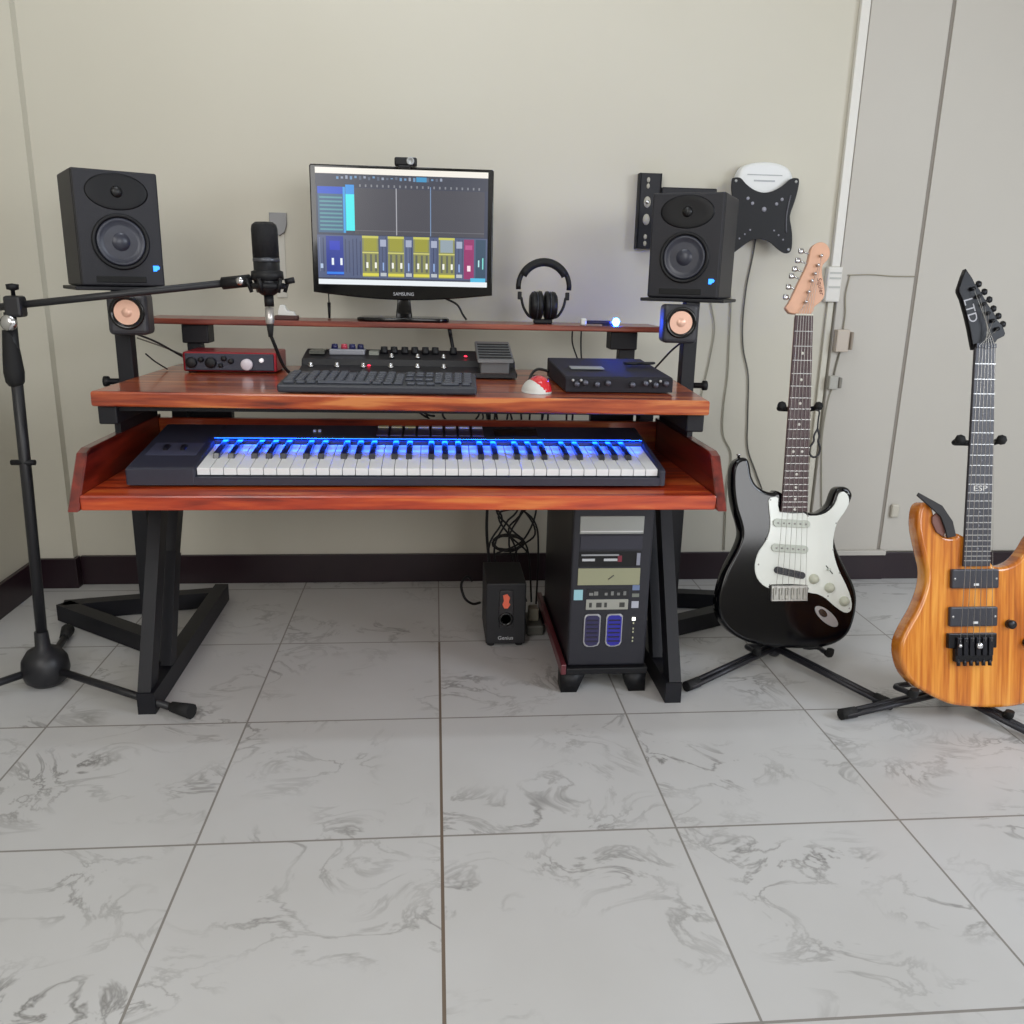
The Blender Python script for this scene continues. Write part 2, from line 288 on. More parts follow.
# beams
for x0,x1,ya in ((-.658,-.622,1.735),(.512,.548,1.692)):
    b_=P('support_beam',box(B(),x0,x1,ya,2.26,.608,.645,.003),black)
P('front_rail',box(B(),-.622,.512,1.75,1.775,.633,.645),black)
P('dark_plate',box(B(),-.622,-.50,2.16,2.19,.545,.645,.002),black)  # dark plates below the rear of the desktop, left and right
P('dark_plate',box(B(),.40,.512,2.16,2.19,.545,.645,.002),black)
for s,X,ax,yf,yb,px,py in ((-1,-.604,-.985,1.945,2.32,-.69,2.02),(1,.527,.965,2.02,2.30,.618,2.08)):
    fr=P('leg_frame',rect_tube(B(),(X,1.688,.024),(X,2.36,.024),.036,.048),black)
    ya=2.23
    P('front_leg',rect_tube(B(),(X-.004*(-s),1.712,.035),(X-.004*(-s),1.925,.47),.027,.045),black,fr)
    P('inner_leg',rect_tube(B(),(X+.006*(-s),1.83,.045),(X+.006*(-s),1.935,.28),.022,.04),black,fr)
    P('brace',rect_tube(B(),(X-.01*s*-1,1.84,.05),(X-.01*s*-1,2.075,.455),.03,.04),black,fr)
    P('top_bar',box(B(),X-.018,X+.018,1.82,2.13,.445,.478,.002),black,fr)
    P('upright',box(B(),X-.018,X+.018,2.085,2.125,.478,.610,.002),black,fr)
    P('outrigger',rect_tube(B(),(ax,ya,.024),(X,yf,.024),.04,.044,(0,1,0)),black,fr)
    P('outrigger',rect_tube(B(),(ax,ya,.024),(X,yb,.024),.04,.044,(0,1,0)),black,fr)
    zt=.859
    po=P('speaker_post',box(B(),px-.017,px+.017,py-.017,py+.017,.03,zt,.002),black)
    P('clamp_knob',lathe(B(),[(0,0),(.007,.002),(.007,.022),(.012,.024),(.012,.034),(0,.036)],12,T(px+s*.017,py-.01,.66)@RY(s*PI/2)),blackp,po)
# shelf
shelf=P('riser_shelf',box(B(),-.715,.588,2.19,2.365,.779,.793,.003),shelf_wood)
for x0,x1,x2,x3 in ((-.62,-.556,-.612,-.578),(.452,.522,.478,.52)):
    b_=P('shelf_bracket',box(B(),x0,x1,2.21,2.27,.733,.779,.003),black,shelf)
    bm=B(); box(bm,x2,x3,2.222,2.256,.675,.733,.002); P('bracket_post',bm,black,shelf)
# ------------------------------------------------------------ speakers on the posts
def speaker(loc,rz,label,platepar,side):
    t=thing('studio_monitor',label,'speaker',loc,(0,0,rz),'pair of studio monitor speakers'); w,d,h=.172,.185,.241
    def q(n,bm,m,p=None): return obj(n,bm,m,p or t)
    q('cabinet',box(B(),-w/2,w/2,.004,d,0,h,.004),vinyl)
    fp=q('front_baffle',box(B(),-w/2+.001,w/2-.001,-.006,.006,.001,h-.001,.004),vinyl)
    fr=FRONT
    q('woofer_ring',lathe(B(),[(.059,.001),(.059,.004),(.055,.006),(.050,.003),(.050,.001)],40,T(0,-.005,.094)@fr),blackp)
    q('woofer_cone',lathe(B(),[(.051,.002),(.047,.005),(.043,.0025),(.020,.0012),(.018,.003),(.010,.006),(0,.007)],40,T(0,-.0055,.094)@fr),mat('woofer_cone',(46,48,60),.32,var=.2,vscale=50))
    # elliptical waveguide with the tweeter in it; dish shade painted as a darker colour
    S=Matrix.Diagonal((1.35,.8,1,1))
    q('waveguide',lathe(B(),[(.049,.0),(.044,.0006),(.038,.0009),(.030,.0008),(.018,.0003),(0,.0003)],36,T(0,-.0058,.197)@fr@S),mat('waveguide',(15,15,19),.4,spec=.25))
    q('tweeter',lathe(B(),[(.012,.001),(.010,.004),(.004,.006),(0,.0065)],20,T(0,-.0058,.197)@fr),mat('dome_dark',(12,12,15),.4))
    q('bass_port',box(B(),-.056,.046,-.0075,-.004,.0085,.022,.0015),mat('port_dark',(6,6,8),.7))
    bl=q('power_light',prism(B(),[(-.006,-.006),(.001,-.006),(.002,-.003),(.006,-.002),(.008,.002),(.005,.006),(-.006,.006)],-.0085,-.005,M=T(.068,0,.040)),led_blue)
    return t
def plate(loc,rz,post,x0,x1):
    M=T(*loc)@RZ(rz)
    bm=B(); box(bm,x0,x1,-.012,.17,-.0085,-.0005,.002); 
    M2=M
    bmesh.ops.transform(bm,matrix=M2,verts=bm.verts)
    return obj('speaker_plate',bm,black,post,world=True)
def spk(corner,rz,label,x0,x1):
    ex=Vector((math.cos(rz),math.sin(rz),0)); c=Vector((corner[0],corner[1],0))+ex*.086; return (c.x,c.y,.8675),rz,label
posts=[o for o in COL.objects if o.name.startswith('speaker_post')]
l,rz,lb=spk((-.757,1.981),.516,'',0,0); lsp=speaker(l,rz,'black studio monitor speaker on the left post above the red interface',None,-1); plate((l[0],l[1],.8675),rz,posts[0],-.10,.088)
l,rz,lb=spk((.519,2.124),-.492,'',0,0); rsp=speaker(l,rz,'black studio monitor speaker on the right post in front of the wall bracket',None,1); plate((l[0],l[1],.8675),rz,posts[1],-.10,.102)
# small satellites below the plates
def satellite(loc,rz,label,flat,rot=0):
    t=thing('satellite_speaker',label,'speaker',loc,(0,0,rz),'small satellite speakers under the plates')
    h=.088; w=.082
    obj('housing',box(B(),-w/2,w/2,-.035,.035,-h/2,h/2,.010,seg=3),mat('satellite_grey',(50,50,56),.4),t)
    obj('ring',lathe(B(),[(.036,.0),(.036,.004),(.033,.006),(.026,.002),(.026,0)],36,T(0,-.0345,.004)@FRONT),blackg,t)
    obj('cone',lathe(B(),[(.026,.002),(.012,.0005),(.009,.004),(0,.006)],36,T(0,-.0348,.004)@FRONT),mat('copper_cone',(236,190,168),.3,.3,emit=(255,190,150),es=.0),t)
    return t
satellite((-.655,1.967,.812),.1,'small black satellite speaker with pale copper cone on the left post',0)
satellite((.575,2.027,.810),-.12,'small black satellite speaker with pale copper cone on the right post',0)
# ------------------------------------------------------------ computer monitor
mon=thing('computer_monitor','black widescreen computer monitor showing audio mixing software on the riser shelf','monitor',(-.078,2.28,.793))
zb=.068-.0; W0,W1=-.226,.226; H0,H1=.068,.371
out=[(W0,H1-.004),(W0+.004,H1),(W1-.004,H1),(W1,H1-.004),(W1,H0+.006)]
for k in range(13):
    t=1-k/12; x=W0+(W1-W0)*t; out.append((x,H0-.016*math.sin(PI*t)+.0))
out.append((W0,H0+.006))
obj('bezel',prism(B(),out,-.014,.012,.003,2),blackg,mon)
obj('back_shell',box(B(),-.18,.18,.012,.045,.11,.34,.012),blackp,mon)
scr=bmesh.new(); lay=scr.loops.layers.float_color.new('Col'); lev=[0]
def rc(x0,x1,z0,z1,c,es=1):
    """screen rectangle, 0..100 across and 0..100 up"""
    lev[0]+=1; y=-.0142-.0000006*lev[0]-(.0001 if lev[0]>1 else 0)
    X=lambda a:-.212+.424*a/100; Z=lambda a:.088+.276*a/100
    v=[scr.verts.new((X(a),y,Z(b))) for a,b in ((x0,z0),(x1,z0),(x1,z1),(x0,z1))]
    f=scr.faces.new(v)
    for l in f.loops: l[lay]=rgb(*c)
rc(0,100,0,100,(56,62,84))
rc(0,100,95,100,(250,245,235)); rc(0,100,0,4.5,(240,246,250))
rc(0,100,84,95,(58,62,78))
for i in range(24): rc(12+i*2.6,13.3+i*2.6,90+random.random()*2,92.5+random.random()*1.2,random.choice([(150,160,180),(110,150,190),(90,100,120)]))
rc(58,64,90,94,(60,150,200)); 
for i in range(22): rc(25+i*3.3,25.9+i*3.3,84.5,86.6,(130,132,140))
rc(22,98,44,83.5,(70,70,80)); rc(22,98,47,47.8,(96,96,104))
rc(1,16,78,84,(30,80,200)); rc(1,16,45,78,(62,98,130))
for i in range(9): rc(2,15,47+i*3.4,48.4+i*3.4,(88,150,160))
rc(15.5,16.8,45,84,(60,160,230)); rc(17,22,47,78,(70,240,245)); rc(17,22,78,86,(50,150,230))
rc(46,46.6,44,84,(170,170,178)); rc(66,66.5,44,86,(120,150,190))
rc(0,100,6,43,(80,92,126))
for i in range(46): rc(1+i*2.15,1.5+i*2.15,7+random.random()*5,38+random.random()*4,random.choice([(50,60,96),(110,122,150),(60,70,100)]))
rc(5,15,8,42,(36,56,150)); rc(5,15,9,11,(50,130,240)); rc(7,13,30,38,(40,60,190))
for x0 in (26,41,56,71):
    g=(150,150,60) if x0<71 else (140,160,150)
    rc(x0,x0+9.5,7,43,(140,142,86)); rc(x0,x0+9.5,41,43,(206,204,96)); rc(x0+1,x0+8.5,30,41,(158,156,56) if x0<71 else (150,165,175))
    rc(x0,x0+9.5,28,29,(215,212,120)); rc(x0,x0+9.5,8,10.5,(224,216,80))
    for dx in (1.2,4.4,7.3): rc(x0+dx,x0+dx+1.2,12,27,(96,100,90))
    for dx in (2.2,7.2): rc(x0+dx,x0+dx+1.2,15,20,(250,250,240))
    rc(x0+10.5,x0+14,34,40,(168,176,200)); rc(x0+10.5,x0+14,8,11,(190,196,200)); rc(x0+11.8,x0+12.6,13,20,(150,180,230))
rc(86,92,7,42,(150,44,104)); rc(88,90,14,19,(255,230,240)); rc(86.8,91,33,37,(190,80,140))
rc(93,99,7,42,(46,74,98)); rc(94.5,95.3,18,24,(190,240,240)); rc(97,97.7,16,26,(130,230,220)); rc(90,99,4.5,8,(80,190,230))
for x0 in (8,13): rc(x0,x0+1.3,17,23,(240,248,255))
rc(1.5,3,14,18,(180,200,230))
sm=bpy.data.materials.new('screen_light'); sm.use_nodes=True; nt=sm.node_tree; b_=nt.nodes['Principled BSDF']; at=nt.nodes.new('ShaderNodeVertexColor'); at.layer_name='Col'
b_.inputs['Base Color'].default_value=(.01,.01,.01,1); b_.inputs['Roughness'].default_value=.25; nt.links.new(at.outputs['Color'],b_.inputs['Emission Color']); b_.inputs['Emission Strength'].default_value=1.0
so=obj('screen',scr,sm,mon,recalc=False)
obj('logo',text_bm('SAMSUNG',.0115,.0003,T(0,-.0145,.067)@RX(PI/2)),mat('logo_white',(190,192,196),.4),mon)
obj('stand_neck',prism(B(),[(-.022,0),(-.014,.075),(.014,.075),(.022,0)],-.004,.02,.003),blackg,mon)
obj('stand_foot',prism(B(),[(-.115,-.055),(-.09,-.072),(.09,-.072),(.115,-.055),(.112,.03),(.08,.055),(-.08,.055),(-.112,.03)],0.0005,.010,.003,M=SW),blackg,mon)
wc=thing('webcam','small black clip-on webcam on top of the monitor','webcam',(-.070,2.272,1.1595))
obj('camera_body',box(B(),-.027,.028,-.012,.012,.006,.026,.004),blackp,wc)
obj('lens',lathe(B(),[(.0095,0),(.0095,.004),(.006,.005),(.005,.002),(0,.003)],20,T(.012,-.012,.017)@FRONT),silver,wc)
obj('clip',box(B(),-.018,.012,-.020,.028,-.0,.007,.002),blackp,wc)
# ------------------------------------------------------------ headphones
hp=thing('headphones','black over-ear headphones standing with cups together at the right of the monitor','headphones',(.281,2.265,.793))
arc=[]
for k in range(25):
    a=math.radians(-25+230*k/24); arc.append((.066*math.cos(a),0,.092+.066*math.sin(a)))
bm=B(); tube(bm,arc[2:-2],.0065,8); obj('headband',bm,blackp,hp)
pad=[]; 
for k in range(15):
    a=math.radians(28+124*k/14); pad.append((.062*math.cos(a),0,.092+.062*math.sin(a)))
obj('headband_pad',tube(B(),pad,.0105,8),rubber,hp)
for s in (-1,1):
    cup=obj('ear_cup',lathe(B(),[(0,0),(.026,.001),(.034,.006),(.036,.014),(.033,.018),(.033,.021),(.037,.024),(.036,.031),(.028,.034),(0,.034)],28,T(s*.036,0,.046)@RY(-s*PI/2)),blackp,hp)
    obj('yoke',tube(B(),[(s*.058,0,.066),(s*.052,-.004,.042),(s*.040,-.006,.022),(s*.030,-.006,.016)],.0035,8,4),blackp,hp)
    obj('cup_seam',lathe(B(),[(.0345,.0),(.0365,.001),(.0345,.002)],28,T(s*.036-s*.018,0,.046)@RY(-s*PI/2)),greyp,cup)
    obj('slider',box(B(),s*.062-.005,s*.062+.005,-.006,.006,.060,.080,.002),blackp,hp)
obj('cord_plug',box(B(),-.024,.024,-.012,.012,.0,.012,.003),blackp,hp)
# ------------------------------------------------------------ things on the shelf
us=thing('usb_light_bar','slim dark bar with white end and glowing blue tip on the riser shelf','gadget',(.42,2.215,.793))
obj('bar',box(B(),-.033,.030,-.008,.008,.004,.013,.003),mat('navy_metal',(36,34,70),.35,.4),us)
obj('white_end',box(B(),-.048,-.033,-.010,.010,.0,.018,.004),white,us)
obj('blue_lamp',lathe(B(),[(0,-.010),(.006,-.008),(.0095,0),(.006,.008),(0,.010)],16,T(.043,-.006,.010)),mat('blue_lamp',(60,160,255),.3,emit=(24,80,255),es=230),us)
obj('foot',box(B(),.01,.045,-.006,.006,.0,.005),blackp,us)
sb=thing('white_adapter','small white adapter on a dark wooden block at the left of the shelf','adapter',(-.365,2.215,.793))
obj('block',box(B(),-.028,.028,-.012,.02,.0,.011,.002),mat('dark_block',(70,34,30),.5),sb)
obj('adapter_body',prism(B(),[(-.020,.011),(.024,.011),(.018,.020),(.002,.022),(-.004,.036),(-.014,.036),(-.020,.022)],-.008,.012,.002),white,sb)
pl=thing('hanging_jack_plug','thin black cable with a jack plug hanging behind the left of the monitor','cable',(-.275,2.34,.80))
obj('cable',tube(B(),[(0,.012,.12),(-.001,.006,.07),(0,.0,.030)],.0016,6,4),blackp,pl)
obj('plug',tube(B(),[(0,0,.034),(0,0,.012),(0,0,-.0065)],.0046,8,r1=.003),blackp,pl)
# ------------------------------------------------------------ on the desktop
ZD=.6755
ai=thing('audio_interface','red metal audio interface box with knobs, left on the desktop','audio interface',(-.476,2.07,ZD))
obj('case',box(B(),-.107,.107,0,.135,.003,.048,.004),redm,ai)
obj('front_panel',box(B(),-.101,.101,-.004,.002,.006,.045,.002),mat('panel_slate',(52,54,68),.35,.3),ai)
def knob(par,x,z,r,m,y=-.004,l=.010,name='knob'):
    return obj(name,lathe(B(),[(r,0),(r,l*.8),(r*.8,l),(0,l)],20,T(x,y,z)@FRONT),m,par)
knob(ai,-.086,.024,.0125,blackp); knob(ai,-.042,.024,.0125,blackp)
knob(ai,-.064,.031,.006,blackp); knob(ai,-.012,.034,.006,blackp); knob(ai,.004,.028,.006,blackp); knob(ai,-.02,.018,.005,blackp)
knob(ai,.040,.021,.0135,mat('pale_knob',(214,206,214),.3)); knob(ai,.074,.031,.005,mat('pale_knob2',(236,232,236),.3,emit=(255,250,250),es=.4),name='light')
for x in (-.09,.09): obj('foot',box(B(),x-.008,x+.008,.01,.12,0,.003),rubber,ai)
# multi-effects pedalboard
fx=thing('effects_pedalboard','black multi-effects floor pedalboard with knobs and treadle pedal behind the computer keyboard','effects unit',(-.062,2.01,ZD))
fxm=mat('pedal_black',(26,26,30),.45,.1)
prof=[(0,.003),(0,.014),(.06,.022),(.066,.036),(.16,.052),(.16,.003)]
obj('chassis',prism(B(),prof,-.250,.255,.002,1,YZ,smoothside=False),fxm,fx)
for x in (-.225,-.165,-.104,-.040,.022,.084): 
    fs=obj('footswitch',lathe(B(),[(.007,0),(.007,.004),(.0045,.005),(.0045,.011),(0,.012)],14,T(x,.038,.019)),chrome,fx)
for x in (-.04,.022,.084): obj('footswitch',lathe(B(),[(.006,0),(.006,.004),(.004,.005),(.004,.010),(0,.011)],14,T(x,.078,.039)),chrome,fx)
for x in (-.06,-.036,-.010,.014,.040,.064,.108): obj('knob',lathe(B(),[(.0095,0),(.0095,.004),(.008,.016),(0,.017)],14,T(x,.125,.046)),blackp,fx)
obj('display',box(B(),-.236,-.200,.095,.15,.0445,.052),mat('display_olive',(82,84,78),.3),fx)
obj('knob_panel',box(B(),-.190,-.105,.10,.152,.042,.056,.003),mat('panel_silver',(150,152,160),.35,.4),fx)
for x,c in ((-.178,(28,30,80)),(-.155,(180,60,80)),(-.136,(28,30,80)),(-.116,(24,26,70))): obj('knob',lathe(B(),[(.0085,0),(.007,.012),(0,.013)],14,T(x,.118,.055)),mat('knob%d'%c[0]+str(c[1]),c,.3),fx)
for x,z in ((-.104,.0285),(.128,.030),(.125,.05)): obj('red_indicator',lathe(B(),[(.004,0),(.003,.002),(0,.003)],10,T(x+.012,.05 if z<.03 else .085,z-.006)),mat('led_red',(230,60,80),.3,emit=(255,40,70),es=4),fx)
obj('grey_badge',box(B(),-.095,-.072,.10,.14,.043,.052),mat('badge_grey',(130,134,126),.4),fx)
tp=obj('treadle',prism(B(),[(-.02,.040),(-.02,.048),(.13,.078),(.13,.068)],.160,.245,.002,1,YZ,smoothside=False),mat('treadle_grey',(112,114,116),.4,.5),fx)
for k in range(6): obj('treadle_rib',box(B(),.165,.24,-.012+k*.022,-.006+k*.022,.0,.002,M=T(0,0,.0505+k*.0044)),blackp,tp)
obj('treadle_hinge',box(B(),.168,.236,-.004,.06,.012,.045,.003),mat('hinge',(96,98,100),.4,.4),tp)
for x in (-.23,.235): obj('foot',box(B(),x-.01,x+.01,.01,.14,0,.003),rubber,fx)
an=thing('black_pen','short black pen leaning up behind the pedalboard','pen',(.045,2.20,ZD))
obj('barrel',tube(B(),[(.012,-.0,.002),(-.004,.005,.085)],.0045,10),blackp,an); obj('cap',tube(B(),[(-.004,.005,.085),(-.008,.0065,.107)],.0050,10),blackp,an)
# computer keyboard, tilted on its rear feet
kb=thing('computer_keyboard','black full-size computer keyboard on the desktop in front of the pedalboard','keyboard',(-.112,1.71,ZD+.0015),(math.radians(4.5),0,math.radians(-1.5)))
obj('case',box(B(),-.196,.196,0,.148,0,.016,.004),mat('kb_case',(50,53,62),.45),kb)
keym=mat('kb_key',(66,69,79),.45)
for r in range(6):
    y=.012+r*.0215
    cols=[(-.187+i*.0198,.0172) for i in range(19)]
    if r==0: cols=[(-.187,.022),(-.162,.018),(-.141,.018),(-.120,.105),(-.012,.018),(.009,.018),(.030,.018),(.056,.017),(.0755,.017),(.095,.017),(.125,.036),(.166,.017)]
    if r in(1,3): cols=cols[:12]+cols[15:]
    if r==5: cols=[c for i,c in enumerate(cols) if i not in(1,6,11)]
    for x,w in cols: obj('key',box(B(),x,x+w,y,y+.0175,.015,.0205,.0025,seg=1),keym,kb)
for x in (-.16,.16): obj('flip_foot',box(B(),x-.012,x+.012,.128,.136,-.0112,.004),blackp,kb)
# mouse
ms=thing('computer_mouse','red and white computer mouse on the desktop beside the computer keyboard','mouse',(.212,1.79,ZD),(0,0,math.radians(8)))
def dome(bm,sx,sy,sz,z0=0):
    s=bmesh.new(); bmesh.ops.create_uvsphere(s,u_segments=28,v_segments=16,radius=1)
    bmesh.ops.bisect_plane(s,geom=s.verts[:]+s.edges[:]+s.faces[:],plane_co=(0,0,0),plane_no=(0,0,1),clear_inner=True)
    for v in s.verts:
        v.co=Vector((v.co.x*sx*(1-.12*v.co.y),v.co.y*sy,v.co.z*sz*(1-.18*v.co.y)+z0))
    add_sub(bm,s,None,True); return bm
obj('lower_shell',dome(B(),.030,.05,.028),white,ms)
bm=dome(B(),.0265,.0485,.034); 
for v in bm.verts: v.co.x+=.0045; v.co.z=max(v.co.z,.004)
obj('top_shell',bm,mat('mouse_red',(214,38,48),.22,coat=.6),ms)
obj('scroll_wheel',lathe(B(),[(0,-.003),(.008,-.003),(.008,.003),(0,.003)],14,T(0.004,.026,.024)@RY(PI/2)),blackp,ms)
# black rack unit
rk=thing('effects_processor','flat black guitar effects processor with small display at the right of the desktop','effects unit',(.384,1.778,ZD))
rkm=mat('rack_black',(36,35,42),.7,spec=.3)
obj('case',prism(B(),[(0,.002),(0,.029),(.006,.033),(.30,.046),(.30,.002)],-.112,.118,.002,1,YZ,smoothside=False),rkm,rk)
obj('display',box(B(),-.085,-.012,.095,.13,.001,.003,M=T(0,0,.0345)@RX(math.radians(2.5))),mat('lcd_grey',(150,156,158),.3),rk)
for k,x in enumerate((-.088,-.070,-.045,-.022,.030,.058,.080,.102)):
    knob(rk,x,.018+(.003 if k%2 else 0),.0058,mat('rk_knob',(86,88,100),.35,.5),-.0,.008)
for x in (-.096,-.079,.068,.09): knob(rk,x,.026,.0028,silver,-.0,.004,name='button')
for x in (-.09,.095): obj('foot',box(B(),x-.01,x+.01,.01,.28,0,.003),rubber,rk)
gd=thing('folded_glasses','folded black glasses with one silver temple on top of the effects processor','glasses',(.462,1.93,.7185))
obj('frame',tube(B(),[(-.035,0,.007),(-.018,-.012,.006),(0,-.004,.007),(.018,-.012,.006),(.036,0,.007),(.018,.010,.006),(0,.0,.007),(-.018,.010,.006),(-.035,0,.007)],.0026,8,4),blackp,gd)
obj('temple',tube(B(),[(-.035,0,.007),(-.01,.018,.006),(.03,.020,.005)],.002,8,3),silver,gd)
obj('temple',tube(B(),[(.036,0,.007),(.0,.014,.003),(-.03,.016,.0025)],.002,8,3),blackp,gd)
# ------------------------------------------------------------ music keyboard on the tray
mk=thing('midi_keyboard','long black 61-key music keyboard with blue lit keys on the pull-out tray','music keyboard',(-.060,1.628,.5065))
bodym=mat('midi_body',(46,48,62),.42,var=.08,vscale=120)
sl=math.tan(math.radians(7.6))
X0,X1=-.520,.518
bp=[(0,.004),(0,.034),(.004,.037),(.275,.074),(.278,.004)]
bm=B()
prism(bm,[(0,.004),(0,.034),(.006,.037),(.275,.075),(.278,.004)],X0,-.392,.004,2,YZ,smoothside=False)
prism(bm,[(0,.004),(0,.034),(.006,.037),(.275,.075),(.278,.004)],.505,X1,.004,2,YZ,smoothside=False)
prism(bm,[(.162,.004),(.162,.060),(.275,.075),(.278,.004)],-.394,.507,.002,1,YZ,smoothside=False)
prism(bm,[(0,.004),(0,.019),(.162,.030),(.162,.004)],-.394,.507,.001,1,YZ,smoothside=False)
obj('body',bm,bodym,mk)
N=36; kx0,kx1=-.391,.504; kw=(kx1-kx0)/N; ys,ye=.010,.160
zk=lambda y:.0355+(y-ys)*.115
for i in range(N):
    x0=kx0+i*kw+.0006; x1=x0+kw-.0012
    bm=B(); prism(bm,[(ys,.022),(ys-.001,zk(ys)-.001),(ys+.001,zk(ys)),(ye,zk(ye)),(ye,.032)],x0,x1,.0006,1,YZ,smoothside=False)
    obj('white_key',bm,ivory,mk)
keyblack=mat('black_key',(16,18,34),.3,coat=.6)
for i in range(N-1):
    if i%7 in (2,6): continue
    xc=kx0+(i+1)*kw+{0:-.002,1:.002,3:-.003,4:0,5:.003}[i%7]
    bm=B(); prism(bm,[(.066,zk(.066)-.002),(.072,zk(.07)+.0095),(ye,zk(ye)+.0105),(ye,zk(ye)-.002)],xc-.0062,xc+.0062,.0016,2,YZ,smoothside=False)
    obj('black_key',bm,keyblack,mk)
obj('light_strip',box(B(),kx0,kx1,.1585,.1655,.0664,.0673),mat('blue_strip',(40,110,255),.3,emit=(14,80,255),es=48),mk)
obj('added_hood',box(B(),kx0-.002,kx1+.002,.1535,.168,.0675,.0692,.0004),bodym,mk)  # added lip that blocks the strip's blue light going up
# controls
for k in range(8):
    x=-.064+k*.0293
    pd=obj('pad',box(B(),x,x+.025,0,.058,0,.004,.0015,M=T(0,.195,.0648)@RX(math.radians(7.6))),mat('pad_violet',(58,50,76),.35),mk)
    obj('pad_edge',box(B(),x+.001,x+.024,.048,.058,.004,.0075,.001,M=T(0,.195,.0648)@RX(math.radians(7.6))),cream if k<3 else mat('pad_lilac',(190,188,206),.35),pd)
obj('display',box(B(),.190,.285,0,.05,0,.002,M=T(0,.20,.0655)@RX(math.radians(7.6))),blackg,mk)
for x in (-.475,-.442):
    w=obj('control_wheel',lathe(B(),[(0,-.005),(.022,-.005),(.024,-.003),(.024,.003),(.022,.005),(0,.005)],24,T(x,.12,.036)@RY(PI/2)),mat('wheel_dark',(20,20,30),.35),mk)
obj('wheel_panel',box(B(),-.505,-.408,0,.075,0,.0012,M=T(0,.075,.0462)@RX(math.radians(7.9))),mat('wheel_panel',(70,72,92),.35),mk)
for x in (-.47,.47): obj('foot',box(B(),x-.02,x+.02,.02,.26,-.0,.004),rubber,mk)
for k,x in enumerate((-.20,-.19)): obj('small_button',box(B(),x,x+.006,.225,.232,.068,.0735),silver,mk)
# ------------------------------------------------------------ microphone stand
st=thing('microphone_stand','black boom microphone stand with round ball base at the left of the desk','microphone stand',(-.870,1.846,0))
bs=obj('base',lathe(B(),[(.030,.0),(.044,.012),(.050,.034),(.047,.060),(.034,.080),(.016,.090),(.014,.125),(0,.125)],28),mat('stand_black',(30,30,34),.42),st)
sbm=MATS['stand_black']
for a,l in (((.345,-.172),0),((-.055,.245),0),((-.235,-.19),0)):
    d=Vector((a[0],a[1],0)); e=d.normalized()*(d.length-.03)
    lg=obj('leg',tube(B(),[(0,0,.040),(e.x,e.y,.016)],.0085,10),sbm,st)
    f=d.normalized()*(d.length+.022)
    obj('rubber_foot',tube(B(),[(e.x,e.y,.0172),(f.x,f.y,.0172)],.011,10,r1=.0165),rubber,lg)
# the pole reaches the boom clamp
top=Vector((.018,.004,.815))
obj('pole',tube(B(),[(0,0,.085),tuple(top*.55),tuple(top)],.0115,12),sbm,st)
gp=Vector((.006,.002,0))
obj('grip',lathe(B(),[(.012,-.068),(.0175,-.060),(.0195,-.040),(.017,-.005),(.013,.035),(.012,.045)],16,T(.012,.003,.735)),rubber,st)
obj('height_knob',tube(B(),[(-.014,-.003,.508),(.034,-.003,.508)],.006,8),blackp,st)
obj('clamp',box(B(),.014,.048,-.014,.020,.806,.848,.006),sbm,st)
obj('clamp_knob',lathe(B(),[(.004,0),(.004,.010),(.011,.012),(.012,.022),(0,.024)],14,T(.031,.0,.848)),blackp,st)
obj('pivot_bolt',lathe(B(),[(.016,0),(.016,.006),(.008,.010),(0,.010)],18,T(.022,-.012,.795)@FRONT),chrome,st)
obj('boom',tube(B(),[(-.245,.04,.795),(.507,-.046,.888)],.0075,10),sbm,st)
obj('boom_tip',tube(B(),[(.45,-.038,.881),(.505,-.0455,.8878)],.0125,10),blackp,st)
obj('tip_bolt',lathe(B(),[(.008,0),(.008,.003),(0,.004)],12,T(.488,-.056,.886)@FRONT),chrome,st)
mc=thing('condenser_microphone','black side-address condenser microphone in a shock mount at the boom tip','microphone',(-.330,1.80,.86),(0,math.radians(-1),0))
obj('head_grille',lathe(B(),[(.0255,.072),(.0255,.125),(.0235,.134),(.017,.139),(0,.140)],24),grille,mc)
obj('body',lathe(B(),[(.012,.0),(.020,.006),(.0245,.014),(.0255,.02),(.0255,.072)],24),mat('mic_body',(26,26,30),.35,.4),mc)
obj('band',lathe(B(),[(.0258,.064),(.0263,.066),(.0263,.069),(.0258,.071)],24),mat('band_grey',(82,84,90),.35,.6),mc)
sm_=obj('shock_mount',lathe(B(),[(.030,.012),(.034,.014),(.034,.022),(.030,.024),(.0275,.018)],24),blackp,mc)
obj('mount_ring',lathe(B(),[(.026,.028),(.032,.030),(.031,.046),(.026,.048)],24),blackp,sm_)
for k in range(6):
    a=2*PI*k/6+.3; obj('mount_peg',tube(B(),[(.032*math.cos(a),.032*math.sin(a),.006),(.041*math.cos(a),.041*math.sin(a),.032)],.0038,8),blackp,sm_)
obj('mount_arm',tube(B(),[(-.032,.0,.020),(-.0395,.0,.0235)],.0065,8),blackp,sm_)
obj('mount_knob',tube(B(),[(.034,0,.026),(.052,0,.030)],.006,8),blackp,sm_)
obj('socket',lathe(B(),[(.0095,-.022),(.0095,.0)],14),blackp,mc)
cb=thing('microphone_cable','black microphone cable with silver plug running from the microphone to the desktop','cable',(-.330,1.80,.80))
obj('plug',lathe(B(),[(.0075,.004),(.0085,.006),(.0085,.036),(.0,.0375)],14),mat('plug_silver',(190,186,184),.3,.7),cb)
obj('strain_relief',lathe(B(),[(.0045,-.022),(.0075,.004),(0,.0045)],12),rubber,cb)
obj('lead',tube(B(),[(0,0,-.018),(.004,.01,-.035),(.010,.07,-.085),(.014,.15,-.113),(.016,.185,-.1205),(.02,.20,-.1205)],.0036,8,5),rubber,cb)
